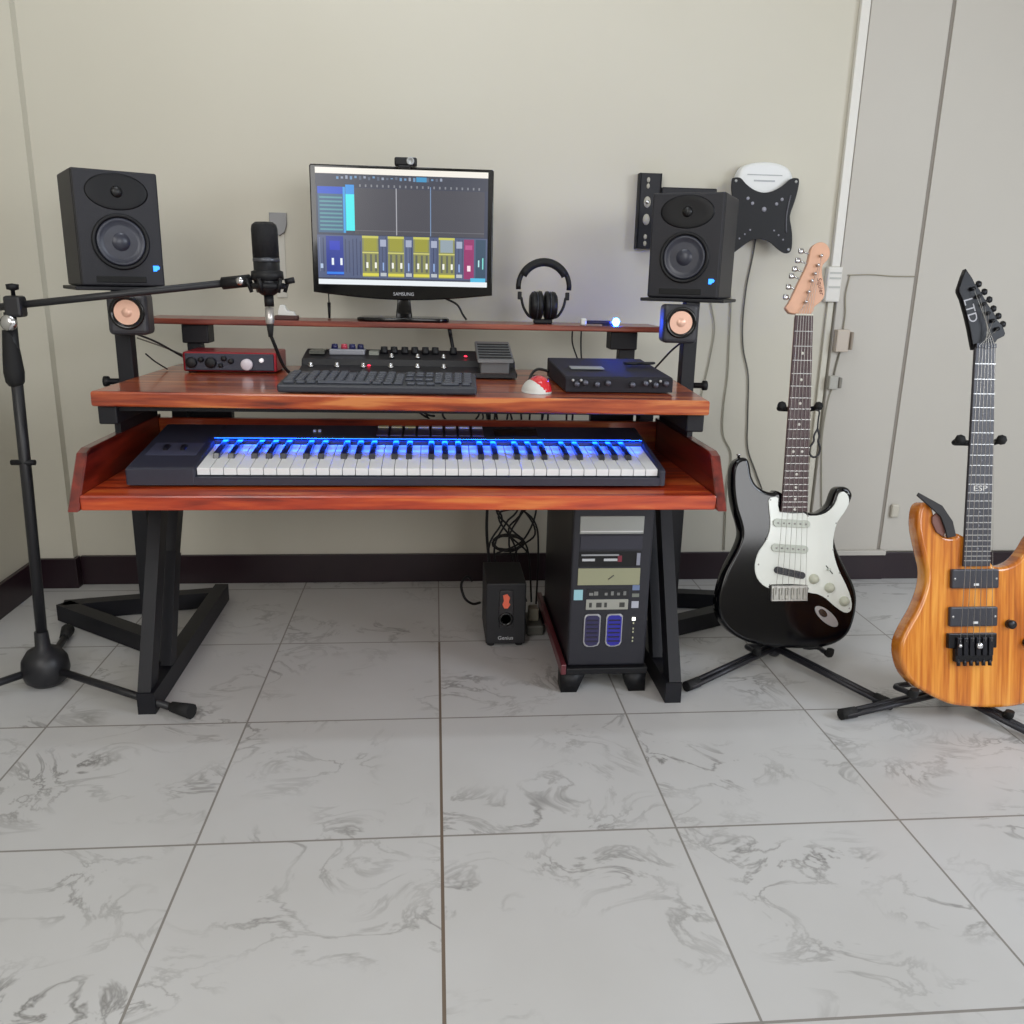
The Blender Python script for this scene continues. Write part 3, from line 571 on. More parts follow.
# ------------------------------------------------------------ under the desk
cart=thing('computer_cart','low dark wooden computer stand with block feet under the right of the desk','stand',(.40,1.97,0))
cm=wood('dark_cart_wood',[(46,28,30),(60,38,40),(78,44,44)],(12,1.2,12),.5,.1)
def Pc(n,bm,m,p): return obj(n,bm,m,p,world=True)
Pc('board',box(B(),.294,.480,1.745,2.21,.045,.06,.002),blackp,cart)
Pc('side_edge',box(B(),.282,.294,1.745,2.21,.045,.070,.002),mat('maroon_edge',(96,36,44),.4,coat=.3),cart)
for x0,x1 in ((.284,.338),(.428,.478)):
    for y0 in (1.748,2.15):
        Pc('foot',prism(B(),[(x0,.045),(x0,.0005),(x1-.018 if x0<.4 else x1-.0,.0005),(x1,.045)] if x0<.4 else [(x0-.0,.045),(x0+.012,.0005),(x1,.0005),(x1,.045)],y0,y0+.05),blackp,cart)
pc=thing('computer_tower','black tower computer case with silver and beige drives on the low stand','computer',(.387,1.762,.0605))
pcm=mat('pc_black',(36,36,44),.42,.1)
W=.0885; H=.402
obj('case',box(B(),-W,W,.012,.42,.0,H-.002,.002),mat('pc_side',(32,28,34),.35,.2),pc)
bz=obj('front_bezel',box(B(),-W,W,-.004,.014,.0,H,.004),pcm,pc)
def fb(n,x0,x1,z0,z1,m,y=-.006,d=.004,p=None,bev=.001): return obj(n,box(B(),x0,x1,y,y+d,z0,z1,bev),m,p or pc)
lx=-.074+.0; rx=.067
pd=fb('optical_drive',lx,rx,.312,.352,mat('drive_silver',(158,160,156),.4,.3)); fb('tray_line',lx+.002,rx-.002,.3165,.3195,mat('bright_edge',(215,216,214),.3),-.0072,.002,pd,0)
fb('blank_cover',lx+.002,rx-.001,.276,.308,mat('cover_dark',(46,46,58),.4))
o_=fb('open_bay',lx,rx-.002,.236,.272,mat('bay_dark',(9,9,12),.7),-.0045,.002)
for x0,x1,z0,z1,c in ((-.068,.015,.262,.2655,(150,152,156)),(-.066,-.038,.250,.2555,(190,192,196)),(-.018,.012,.250,.2555,(190,192,196)),(.055,.063,.240,.268,(140,142,156)),(.013,.022,.248,.262,(120,40,56))):
    fb('bay_item',x0,x1,z0,z1,mat('bay%d%d'%(c[0],c[1]),c,.4),-.0062,.003,o_,0)
bd=fb('floppy_drive',lx,rx-.002,.194,.233,mat('beige_drive',(150,150,122),.45))
obj('drive_badge',tube(B(),[(-.006,-.0068,.208),(.006,-.0068,.217)],.0012,6),mat('badge_dark',(90,90,84),.4),bd)
fb('pale_sticker',-.081,-.061,.159,.183,mat('sticker_blue',(150,196,206),.4),-.0048,.0015,bev=0)
pr_=fb('port_panel',-.052,.042,.164,.184,mat('port_panel',(26,26,30),.4),-.0052,.0015,bev=0)
for i,x in enumerate((-.047,-.036,-.012,.002,.016,.030)): fb('port',x,x+(.009 if i<2 else .006),.170,.176+.003*(i%2),mat('port_grey',(132,132,130),.35,.4),-.0064,.002,pr_,0)
cr_=fb('card_reader',-.053,.042,.136,.160,mat('reader_silver',(160,160,152),.4,.2))
for x0,x1 in ((-.046,-.040),(-.030,-.018),(-.012,-.006),(.022,.034)): fb('card_slot',x0,x1,.142,.153,mat('slot',(60,60,58),.5),-.0068,.002,cr_,0)
for z0,c,h in ((.181,(110,126,160),.012),(.165,(120,124,116),.008),(.139,(176,178,190),.016)): fb('case_sticker',.050,.066,z0,z0+h,mat('stk%d'%c[0],c,.4),-.0048,.0015,bev=0)
fb('power_button',.053,.061,.109,.117,mat('white_led',(230,230,220),.3,emit=(255,255,240),es=1.5),-.007,.003)
for z in (.101,.088,.080,.066,.058): fb('indicator',.0555,.0585,z,z+.004,mat('ind',(180,180,150),.3),-.006,.002,bev=0)
fb('indicator_strip',.0545,.0595,.056,.098,pcm,-.0055,.0018,bev=0)
for k,x in enumerate((-.056,-.006)):
    pts=[(x,.118),(x+.003,.124),(x+.008,.126),(x+.032,.126),(x+.038,.121),(x+.038,.058),(x+.034,.050),(x+.024,.047),(x+.010,.047),(x+.003,.051),(x,.058)]
    wv=obj('window_rim',prism(B(),pts,-.0072,-.003,.0012,1),mat('rim_silver',(176,176,180),.3,.6),pc)
    ins=[(a+(.0028 if a<x+.019 else -.0028),b+(.003 if b<.09 else -.003)) for a,b in pts]
    obj('blue_vent',prism(B(),ins,-.0078,-.0070),mat('vent_blue%d'%k,(44,40,80) if k==0 else (40,38,150),.35),wv)
    for z in (.06,.07,.08,.09,.10,.11): obj('vent_slat',box(B(),x+.006,x+.032,-.0088,-.0078,z,z+.003),mat('slat',(30,26,44),.4),wv)
sw=thing('subwoofer','small black box speaker with an orange light on the floor under the desk','speaker',(.178,2.0,0))
obj('cabinet',box(B(),-.050,.050,0,.172,.010,.172,.003),mat('sub_black',(30,30,34),.5),sw)
for x in (-.036,.036):
    for y in (.02,.15): obj('foot',lathe(B(),[(.009,0),(.011,.006),(.011,.010)],12,T(x,y,0)),rubber,sw)
obj('front_frame',prism(B(),[(-.016,.155),(.016,.155),(.019,.10),(.016,.055),(-.016,.055),(-.019,.10)],-.004,.002,.002),mat('frame_black',(40,38,42),.3),sw)
obj('orange_light',prism(B(),[(-.009,.142),(.002,.146),(.009,.136),(.006,.124),(.010,.118),(.004,.108),(-.005,.108),(-.010,.118),(-.006,.128)],-.007,-.003,.001),mat('sub_orange',(214,104,82),.3,emit=(255,100,60),es=.12),sw)
obj('volume_knob',lathe(B(),[(.019,0),(.018,.003),(.013,.004),(.012,.001),(0,.001)],24,T(0,-.003,.078)@FRONT),mat('knob_ring',(14,14,16),.25),sw)
obj('logo',text_bm('Genius',.014,.0003,T(0,-.0006,.026)@RX(PI/2)),mat('logo_white',(190,192,196),.4),sw)
cable_m=mat('cable_black',(22,22,25),.55)
# cables hanging behind the desk
specs=[[(.14,2.2,.63),(.142,2.2,.40),(.14,2.22,.25),(.15,2.25,.14),(.155,2.3,.02)],[(.16,2.22,.62),(.15,2.2,.36),(.18,2.2,.28),(.145,2.2,.20),(.17,2.26,.03)],
 [(.20,2.2,.63),(.16,2.21,.34),(.20,2.2,.26),(.25,2.2,.20),(.27,2.24,.03)],[(.25,2.2,.62),(.23,2.2,.34),(.19,2.2,.27),(.16,2.2,.19),(.20,2.26,.02)],
 [(.22,2.22,.63),(.24,2.22,.33),(.20,2.22,.25),(.22,2.2,.19),(.24,2.25,.02)],[(.28,2.2,.62),(.27,2.2,.36),(.23,2.21,.29),(.20,2.2,.21),(.26,2.27,.02)],
 [(.15,2.2,.62),(.20,2.19,.36),(.265,2.19,.28),(.28,2.2,.2),(.285,2.25,.02)],[(.29,2.2,.62),(.24,2.19,.35),(.17,2.19,.30),(.20,2.19,.24),(.25,2.21,.185),(.19,2.25,.17)],[(.18,2.21,.62),(.255,2.2,.37),(.27,2.2,.30),(.235,2.2,.22),(.165,2.2,.185),(.21,2.25,.17)],
 [(.13,2.24,.60),(.18,2.23,.33),(.24,2.22,.30),(.27,2.2,.24),(.22,2.24,.17),(.23,2.3,.02)]]
for i,s in enumerate(specs):
    o=obj('hanging_cable',tube(B(),s,.0042 if i==0 else .0027,7,6),cable_m)
    tag(o,['thick black cable hanging straight down left of the cable tangle','tangled black cable in the bundle between subwoofer and computer tower'][min(i,1)],'cable','cables hanging behind the desk')
o=obj('coiled_cable',tube(B(),[(.20+.045*math.cos(a)*(1-.02*a/3),2.235+.01*math.sin(a*1.7),.205+.022*math.sin(a)) for a in [k*.5 for k in range(38)]],.0028,7),cable_m)
bmx=o; tag(o,'black cable looped in a coil amid the tangle above the subwoofer','cable')
o=obj('speaker_cable',tube(B(),[(.10,2.165,.12),(.085,2.16,.135),(.07,2.14,.12),(.078,2.12,.09),(.10,2.14,.065),(.122,2.174,.055)],.0035,8,5),cable_m); tag(o,'black cable looping out behind the left of the subwoofer','cable')
ad=thing('power_adapter','grey power adapter with plug lying behind the subwoofer','adapter',(.262,2.12,0))
obj('brick',box(B(),-.022,.022,-.05,.05,.0,.028,.004),mat('adapter_grey',(96,96,90),.5),ad)
obj('plug',box(B(),-.014,.012,-.02,.012,.0285,.065,.004),mat('plug_beige',(150,146,130),.5),ad)
# cables seen between desktop and tray
for i,s in enumerate([[(-.35,2.12,.644),(-.27,2.13,.588),(-.19,2.13,.60),(-.14,2.12,.644)],[(-.10,2.11,.644),(-.05,2.12,.60),(-.02,2.12,.575),(.0,2.1,.574)],[(-.09,2.09,.644),(-.06,2.10,.61),(-.04,2.10,.585),(-.02,2.08,.574)],[(.03,2.11,.644),(-.01,2.1,.61),(-.02,2.12,.575),(-.01,2.12,.56)],[(.05,2.10,.644),(.03,2.12,.60),(.02,2.12,.575),(.03,2.12,.56)],[(.06,2.1,.644),(.08,2.12,.60),(.11,2.12,.58),(.10,2.12,.56)],[(.05,2.13,.644),(.10,2.13,.61),(.12,2.13,.575),(.12,2.13,.56)],[(.285,2.13,.644),(.285,2.13,.55)],[(.33,2.13,.644),(.333,2.13,.55)],[(.35,2.13,.644),(.347,2.13,.55)]]):
    o=obj('under_desk_cable',tube(B(),s,.0026 if i>0 else .002,6,5),cable_m)
    tag(o,'thin black cable sagging under the left half of the desktop' if i==0 else ('black cable drooping under the desktop behind the keyboard pads' if i<7 else 'short black cable dropping straight under the right of the desktop'),'cable','cables under the desktop')
# leads beside the posts
o=obj('left_speaker_lead',tube(B(),[(-.665,2.005,.768),(-.63,2.05,.745),(-.585,2.13,.70),(-.55,2.20,.6785)],.0025,6,5),cable_m); o.name='speaker_lead'; tag(o,'black lead sloping from the left satellite speaker behind the red interface','cable')
o=obj('speaker_lead',tube(B(),[(-.672,2.045,.755),(-.64,2.12,.73),(-.60,2.19,.70),(-.57,2.235,.6778)],.0018,6,5),mat('cable_grey',(110,108,98),.5)); tag(o,'thin grey lead running just left of the thicker black speaker lead','cable')
o=obj('speaker_lead',tube(B(),[(-.655,2.04,.72),(-.645,2.07,.70),(-.634,2.12,.678)],.0018,6,5),cable_m); tag(o,'short black lead close to the right side of the left speaker post','cable')
o=obj('speaker_lead',tube(B(),[(.592,2.05,.765),(.578,2.09,.74),(.560,2.14,.70),(.55,2.17,.678)],.0025,6,5),cable_m); tag(o,'black lead sloping down from the right satellite speaker to the desktop','cable')
for k,x in enumerate((.378,.402)):
    o=obj('shelf_lead',tube(B(),[(x,2.372,.786),(x,2.372,.74),(x+.010-.012*k,2.34,.70),(x+.012-.016*k,2.285,.678),(x+.012-.016*k,2.27,.6775)],.0022,6,5),cable_m); tag(o,['left','right'][k]+' one of two thin black leads dropping from the shelf behind the effects processor','cable')
o=obj('processor_cable',tube(B(),[(.262,1.97,.700),(.24,1.985,.703),(.225,1.975,.695),(.215,1.955,.6785)],.0032,8,5),cable_m); tag(o,'short black cable looping from the left side of the effects processor','cable')
o=obj('monitor_cable',tube(B(),[(.03,2.326,.85),(.06,2.335,.835),(.075,2.335,.81),(.085,2.34,.7965)],.0028,8,5),cable_m); tag(o,'black video cable dropping behind the right of the monitor stand','cable')
# ------------------------------------------------------------ on the wall
lb=thing('tv_wall_bracket','narrow black slotted wall bracket plate with side arm behind the right speaker','wall bracket',(.594,2.51,1.095))
bm=B(); box(bm,-.028,.034,-.030,-.022,-.10,.10,.002); box(bm,-.028,-.024,-.030,0,-.10,.10); box(bm,.030,.034,-.030,0,-.10,.10)
obj('wall_plate',bm,black,lb)
obj('arm',box(B(),.034,.190,-.040,-.020,.046,.064,.003),black,lb)
for z,r in ((.082,.006),(.066,.006),(.024,.013),(-.022,.013),(-.068,.006),(-.086,.006)):
    S=Matrix.Diagonal((.75,1.15,1,1)); obj('slot',lathe(B(),[(r,0),(r,.0012),(0,.0012)],18,T(-.004,-.030,z)@FRONT@S),mat('slot_pale',(176,172,160),.6),lb)
obj('bolt',lathe(B(),[(.006,0),(.005,.004),(0,.005)],8,T(-.004,-.0312,.024)@FRONT),chrome,lb)
vb=thing('vesa_wall_bracket','black X-shaped television wall bracket below the white router','wall bracket',(.915,2.51,1.092))
def arcs():
    pts=[]; h=.098; q=.098
    cor=[(-h,q),(h,q),(h,-q),(-h,-q)]
    pts+= [(-.105,.095),(-.100,.103),(-.078,.103),(-.058,.086),(-.030,.070),(0,.064),(.030,.070),(.058,.086),(.080,.105),(.100,.108),(.108,.10)]
    pts+= [(.106,.070),(.100,.040),(.090,.0),(.098,-.030),(.104,-.055),(.106,-.085),(.100,-.098),(.082,-.10)]
    pts+= [(.058,-.088),(.030,-.070),(0,-.064),(-.030,-.070),(-.058,-.088),(-.082,-.104),(-.098,-.106),(-.106,-.10)]
    pts+= [(-.104,-.07),(-.094,-.03),(-.090,0),(-.094,.03),(-.104,.068)]
    return [(a*.90-.004,b*(.92 if b>0 else 1)) for a,b in pts]
obj('plate',prism(B(),arcs(),-.060,-.056,.001,1,smoothn=3),mat('plate_black',(10,10,15),.45,spec=.25),vb)
obj('hub',box(B(),-.045,.045,-.056,-.0005,-.05,.05,.004),black,vb)
for x,z in ((-.087,.087),(.084,.090),(-.087,-.094),(.082,-.090)): obj('corner_slot',lathe(B(),[(.004,0),(.004,.001),(0,.001)],12,T(x,-.0602,z)@FRONT),silver,vb)
for sx,sz,n in ((-1,1,2),(1,1,2),(-1,-1,3),(1,-1,3)):
    for k in range(n):
        d=.030+.0125*k; r_=.0045 if sz>0 else .0026
        obj('slot',lathe(B(),[(r_,0),(r_,.001),(0,.001)],12,T(sx*d*1.15,-.0602,sz*d*(1.0 if sz>0 else .95)+ (0 if sz>0 else -.012))@FRONT),mat('slot_glint',(150,150,160),.4),vb)
obj('centre_bolt',lathe(B(),[(.007,0),(.006,.003),(0,.004)],14,T(0,-.060,.015)@FRONT),mat('slot_glint',(150,150,160),.4),vb)
obj('ridge',tube(B(),[(.072,-.061,.055),(.066,-.061,.0),(.070,-.061,-.045)],.0022,6,5),mat('ridge_grey',(84,84,92),.35),vb)
rt=thing('white_router','white rounded wifi router fixed on the wall above the bracket','router',(.914,2.51,1.175))
rp=[(a*.9+.006,b) for a,b in [(-.092,-.03),(-.092,.012),(-.078,.042),(-.045,.054),(0,.058),(.040,.054),(.072,.040),(.088,.010),(.088,-.03),(.06,-.052),(-.06,-.052)]]
obj('shell',prism(B(),rp,-.045,-.001,.010,3,smoothn=4),mat('router_white',(226,227,226),.45),rt)
obj('label_strip',box(B(),-.03,.03,-.0462,-.0445,.006,.010),mat('router_grey',(170,172,174),.5),rt)
obj('vent_line',box(B(),-.05,.05,-.0462,-.0445,.022,.0245),mat('router_grey',(170,172,174),.5),rt)
hk=thing('wall_hook','grey plastic adhesive hook on the wall behind the microphone','hook',(-.423,2.51,1.03))
obj('hook_plate',prism(B(),[(-.024,.034),(.022,.034),(.022,.004),(.016,-.016),(.002,-.026),(-.012,-.018),(-.024,.0)],-.010,-.0005,.002),mat('hook_grey',(140,140,142),.4),hk)
obj('adhesive_strip',box(B(),-.014,.014,-.003,-.0005,-.19,-.02,.001),mat('strip_pale',(202,199,190),.5),hk)
wire=mat('wire_grey',(88,86,80),.5); wirel=mat('wire_pale',(160,156,140),.5)
def wc_(name,pts,r,m,label): return tag(obj(name,tube(B(),pts,r,6,6),m),label,'cable')
wc_('wall_cable',[(.917,2.50,1.03),(.915,2.505,.98),(.905,2.505,.90),(.903,2.505,.80),(.912,2.505,.72),(.935,2.505,.64),(.945,2.505,.52),(.955,2.505,.42),(.99,2.505,.34),(1.02,2.505,.26),(1.03,2.505,.10)],.0022,wire,'dark wavy cable running down the wall from the X-shaped bracket')
wc_('wall_cable',[(.79,2.505,.90),(.800,2.505,.86),(.82,2.505,.78),(.815,2.505,.70),(.80,2.505,.60),(.78,2.505,.50),(.73,2.505,.42),(.69,2.505,.33),(.70,2.505,.22),(.70,2.505,.095)],.0018,wirel,'pale thin cable hanging on the wall just right of the right speaker post')
wc_('wall_cable',[(.845,2.505,.93),(.862,2.505,.86),(.868,2.505,.74),(.872,2.505,.64),(.868,2.505,.54),(.875,2.505,.46),(.905,2.505,.40),(.90,2.505,.30),(.905,2.505,.20),(.91,2.505,.095)],.0020,wirel,'pale thin cable on the wall between the speaker post and the wavy dark cable')
tk=thing('cable_trunking','white vertical cable trunking on the wall left of the column','trunking',(1.163,2.51,0))
obj('channel',box(B(),-.013,.013,-.016,-.0005,.96,2.6,.002),mat('trunk_white',(220,217,210),.45),tk)
obj('lower_channel',box(B(),-.009,.009,-.010,-.0005,.10,.86,.002),mat('trunk_lower',(206,202,188),.5),tk)
jb=obj('junction_box',box(B(),-.024,.020,-.022,-.0005,.86,.96,.004),mat('trunk_white',(206,203,194),.45),tk)
for z in (.90,.925,.94): obj('vent',box(B(),-.018,.016,-.0236,-.0215,z,z+.005),mat('vent_grey',(184,184,178),.5),jb)
bx=thing('cable_box','small beige cable box on the column, above a smaller grey box','box',(1.205,2.494,.752))
obj('cover',box(B(),-.024,.016,-.022,-.0005,-.035,.030,.003),mat('box_beige',(196,184,170),.5),bx)
obj('side',box(B(),.016,.024,-.030,-.0005,-.028,.024,.003),mat('box_side',(150,138,124),.5),bx)
bx=thing('cable_box','smaller grey cable clip box below the beige box on the column','box',(1.196,2.494,.628))
obj('cover',box(B(),-.020,.008,-.018,-.0005,-.022,.018,.003),mat('clip_grey',(176,174,166),.5),bx)
obj('side',box(B(),.008,.018,-.022,-.0005,-.018,.014,.003),mat('clip_side',(128,124,116),.5),bx)
wc_('wall_cable',[(1.206,2.49,.935),(1.20,2.49,.88),(1.206,2.49,.83),(1.205,2.49,.783)],.002,mat('wire_warm',(150,144,126),.5),'short pale cable rising from the beige box to the column cable')
wc_('wall_cable',[(1.20,2.4915,.937),(1.27,2.4915,.940),(1.34,2.4915,.937),(1.405,2.4915,.938)],.0018,mat('wire_warm',(150,144,126),.5),'thin cable running level across the front of the column')
wc_('wall_cable',[(1.204,2.49,.716),(1.198,2.49,.68),(1.194,2.49,.648)],.0026,mat('wire_mid',(128,124,112),.5),'short cable linking the two small boxes on the column')
wc_('wall_cable',[(1.192,2.49,.604),(1.184,2.49,.56),(1.18,2.49,.46),(1.19,2.49,.36),(1.21,2.49,.20)],.0018,wirel,'pale cable falling from the lower grey box down the column')
wp=thing('wall_clip','pale round cable clip on the wall right of the column groove','clip',(1.446,2.50,.225))
obj('clip_body',box(B(),-.012,.014,-.014,-.0005,-.022,.022,.006),mat('clip_pale',(196,190,176),.5),wp)
# ------------------------------------------------------------ guitars
from mathutils import Euler
def gp(t): return lambda n,bm,m,p=None: obj(n,bm,m,p or t)
def arcline(a,b,n,f): return [tuple(Vector(a).lerp(Vector(b),k/n)) for k in range(n+1)]
def pxz(x,z,y=0): return (x,y,z)
# black and white guitar
gtiltS=math.radians(-12)
gs=thing('electric_guitar','glossy black electric guitar with white pickguard and maple headstock on a stand','guitar',(.844,1.87,.052),(gtiltS,0,0))
g=gp(gs)
g('body',prism(B(),SB,0,.042,.009,4,smoothn=3),mat('guitar_black',(8,8,13),.10))
g('pickguard',prism(B(),SP,-.0028,.0005,.0008,1,smoothn=2),mat('pickguard_white',(246,250,244),.3,coat=.3))
def quad_pts(F,ext0=0,ext1=0): return F
# neck: from the headstock to the body, behind the fretboard
nx=lambda z:(SF[3][0]+(SF[0][0]-SF[3][0])*(z-SF[3][1])/(SF[0][1]-SF[3][1]), SF[2][0]+(SF[1][0]-SF[2][0])*(z-SF[2][1])/(SF[1][1]-SF[2][1]))
za,zb_=SF[3][1],SF[0][1]
g('neck',prism(B(),[(nx(za)[0]+.006,za+.005),(nx(za)[1]-.002,za+.005),(nx(zb_)[1]-.001,zb_),(nx(zb_)[0]+.005,zb_)],-.004,.014,.005,3),mat('maple',(205,150,115),.3,coat=.4))
g('fretboard',prism(B(),[(nx(za)[0],za),(nx(za)[1],za),(nx(zb_)[1],zb_),(nx(zb_)[0],zb_)],-.0100,-.0040,.001,1,smoothside=False),mat('rosewood',(78,58,60),.45,var=.2,vscale=80))
hsm=mat('headstock_maple',(214,164,134),.35,coat=.2,var=.08,vscale=30)
hd=g('headstock',prism(B(),SH,-.004,.011,.002,2,smoothn=2),hsm)
g('nut',box(B(),SF[0][0]+.001,SF[1][0]-.001,-.011,-.004,zb_,zb_+.004),mat('bone',(220,216,200),.4))
scale=(zb_-SBr[0][1]+.022)
fm=mat('fret',(170,168,165),.3,.7)
fz=[zb_-scale*(1-2**(-k/12)) for k in range(0,22)]
def frets(g,fz,nx,zmin,y):
    for z in fz[1:]:
        if z<zmin+.004: break
        a,b=nx(z); g('fret',box(B(),a+.0003,b-.0003,y-.0014,y,z-.0009,z+.0009),fm)
frets(g,fz,nx,za,-.0100)
dm=mat('inlay',(225,222,215),.3)
def dots(g,fz,nx,y,zmin,m,r=.0036):
    for k in (3,5,7,9,12,15,17,19,21):
        if k>=len(fz): break
        z=(fz[k]+fz[k-1])/2
        if z<zmin+.003: break
        a,b=nx(z); c=(a+b)/2
        for x in ([c] if k!=12 else [c-.011,c+.011]): g('fret_dot',lathe(B(),[(r,0),(r,.0006),(0,.0006)],12,T(x,y,z)@FRONT),m)
dots(g,fz,nx,-.0100,za,dm)
for i,(x,z) in enumerate(ST):
    # button sticking out at the left, shaft to the headstock, post on its face
    px=SH[0][0]+.006+(x-ST[0][0])*1.0+.012; 
    t_=g('tuner',tube(B(),[(x+.004,.004,z-.001),(px+.004,.004,z-.012)],.0022,8),chrome)
    obj('tuner_button',lathe(B(),[(0,-.008),(.006,-.007),(.0072,0),(.006,.007),(0,.008)],12,T(x,.004,z)@RY(PI/2)@Matrix.Diagonal((1.0,.55,.8,1))),chrome,t_)
    obj('tuner_post',lathe(B(),[(.0035,0),(.0035,.009),(.002,.0105),(0,.0105)],10,T(px+.011,-.004,z-.013)@FRONT),chrome,t_)
bx0,bx1=SBr[0][0],SBr[1][0]; bz0,bz1=SBr[3][1],SBr[0][1]
br=g('bridge',box(B(),bx0,bx1,-.009,0,bz0+.004,bz1-.002,.001),mat('bridge_silver',(196,196,192),.3,.6))
for k in range(6):
    x=bx0+.008+(bx1-bx0-.016)*(k)/5; obj('saddle',box(B(),x-.005,x+.005,-.013,-.008,bz0+.008,bz1-.008,.001),mat('saddle_metal',(176,176,170),.3,.6),br)
def cover(g,name,a,b,w,m,y0,y1):
    a=Vector((a[0],0,a[1]));b=Vector((b[0],0,b[1])); d=(b-a).normalized(); n=Vector((-d.z,0,d.x)); pts=[]
    a=a+d*w; b=b-d*w
    for k in range(9): 
        t=PI/2+PI*k/8; q=a+d*w*math.cos(t)+n*w*math.sin(t); pts.append((q.x,q.z))
    for k in range(9):
        t=-PI/2+PI*k/8; q=b+d*w*math.cos(t)+n*w*math.sin(t); pts.append((q.x,q.z))
    return g(name,prism(B(),pts,y0,y1,.001,2),m)
pwm=mat('pickup_white',(206,212,202),.35); pbm=mat('pickup_dark',(52,54,60),.35)
for (i,j,m_) in ((0,1,pwm),(2,3,pwm),(4,5,pbm)):
    a,b=Sp[i],Sp[j]; aa=(a[0]-.004,a[1]); bb=(b[0]+.004,b[1])
    c_=cover(g,'pickup',aa,bb,.0095 if m_ is pwm else .0085,m_,-.008,-.0026)
    for k in range(6):
        x=aa[0]+.012+(bb[0]-aa[0]-.024)*k/5; z=aa[1]+(bb[1]-aa[1])*(x-aa[0])/(bb[0]-aa[0])
        obj('pole_piece',lathe(B(),[(.0022,0),(.0022,.0012),(0,.0014)],10,T(x,-.008,z)@FRONT),fm if m_ is pwm else mat('pole_dark',(90,92,96),.4,.4),c_)
for x,z in SK: g('control_knob',lathe(B(),[(.0125,0),(.0125,.003),(.0095,.005),(.0085,.013),(0,.0135)],20,T(x,-.0028,z)@FRONT),mat('knob_cream',(212,214,196),.35))
sw_=g('selector_switch',tube(B(),[(.112,-.003,.186),(.113,-.014,.188)],.003,8),pwm); obj('switch_slot',tube(B(),[(.108,-.0032,.196),(.125,-.0032,.176)],.0012,6),mat('slot',(60,60,58),.5),sw_)
for x,z in ((-.035,.357),(-.062,.20),(-.043,.262),(.060,.318),(.159,.372),(.131,.30),(.125,.235),(.143,.178),(.170,.09),(-.033,.15),(.115,.121)): g('screw',lathe(B(),[(.0022,0),(.0015,.001),(0,.001)],8,T(x,-.0028,z)@FRONT),fm)
def ellipse_plate(cx,cz,a,b,ang,y0,y1): return prism(B(),[(cx+a*math.cos(t)*math.cos(ang)-b*math.sin(t)*math.sin(ang),cz+a*math.cos(t)*math.sin(ang)+b*math.sin(t)*math.cos(ang)) for t in [2*PI*k/24 for k in range(24)]],y0,y1,.0008,1)
jp=g('jack_plate',ellipse_plate(SJ[0][0]+.002,SJ[0][1]-.003,.037,.0145,math.radians(-40),-.003,.001),mat('jack_silver',(205,206,210),.3,.5))
obj('jack_dish',ellipse_plate(SJ[0][0]-.008,SJ[0][1]+.006,.013,.008,math.radians(-40),-.0045,-.0028),mat('dish',(120,122,126),.25,1),jp)
g('strap_button',lathe(B(),[(.004,0),(.003,.005),(.006,.007),(.006,.009),(0,.009)],12,T(-.108,.02,.458)@RX(0)),chrome)
g('logo',text_bm('Squier',.016,.0003,T(.077,-.0045,.868)@RX(PI/2)@RZ(math.radians(-77))),mat('decal_brown',(110,62,40),.4))
stm=mat('string_steel',(200,196,190),.3,.8)
for k in range(6):
    x0=bx0+.008+(bx1-bx0-.016)*k/5; x1=SF[0][0]+.006+(SF[1][0]-SF[0][0]-.012)*k/5
    tx,tz=ST[k]; px=SH[0][0]+.006+(tx-ST[0][0])+.012+.011
    g('string',tube(B(),[(x0,-.0142,bz0+.02),(x1,-.0128,zb_+.003),(px,-.011,tz-.013)],.00045+.0001*(5-k)/5,5),stm)
# natural guitar
ge=thing('electric_guitar','natural orange-brown wood electric guitar with black hardware on a stand at the right edge','guitar',(1.110,1.56,.045),(math.radians(-13),0,0))
g=gp(ge)
natural=wood('natural_body',[(166,86,20),(198,112,34),(218,138,50),(232,158,66)],(22,2,1.0),.22,.6)
EB=[(x+.022*min(1,max(0,-x/.12)),z) for x,z in EB]
g('body',prism(B(),EB,0,.042,.008,4,smoothn=3),natural)
nx2=lambda z:(EF[3][0]+(EF[0][0]-EF[3][0])*(z-EF[3][1])/(EF[0][1]-EF[3][1]), EF[2][0]+(EF[1][0]-EF[2][0])*(z-EF[2][1])/(EF[1][1]-EF[2][1]))
za,zb_=EF[3][1],EF[0][1]
g('neck',prism(B(),[(nx2(za)[0]+.008,za+.006),(nx2(za)[1]-.002,za+.006),(nx2(zb_)[1]-.001,zb_),(nx2(zb_)[0]+.007,zb_)],-.003,.013,.005,3),mat('neck_dark',(40,30,30),.35))
g('fretboard',prism(B(),[(nx2(za)[0],za),(nx2(za)[1],za),(nx2(zb_)[1],zb_),(nx2(zb_)[0],zb_)],-.0090,-.0030,.001,1,smoothside=False),mat('ebony',(48,46,54),.4,var=.15,vscale=90))
g('headstock',prism(B(),EH,-.003,.011,.0015,2),mat('headstock_black',(12,11,16),.4,spec=.25))
g('nut',box(B(),nx2(zb_)[0]+.001,nx2(zb_)[1]-.001,-.012,-.003,zb_-.001,zb_+.008),mat('lock_nut',(34,34,38),.3,.6))
bridge_z=Ebr[0][1]
scale=zb_-bridge_z+.012
fz=[zb_-scale*(1-2**(-k/12)) for k in range(0,25)]
frets(g,fz,nx2,za,-.0090); dots(g,[f for f in fz[:12]],nx2,-.0090,za,mat('inlay_dim',(120,120,128),.3),.0026); dots(g,[fz[k] for k in range(22)][:0],nx2,-.009,za,dm)
z12=(fz[12]+fz[11])/2; a,b=nx2(z12)
g('inlay_block',box(B(),a+.003,b-.003,-.0093,-.0089,z12-.009,z12+.009),mat('inlay_block',(70,70,80),.35))
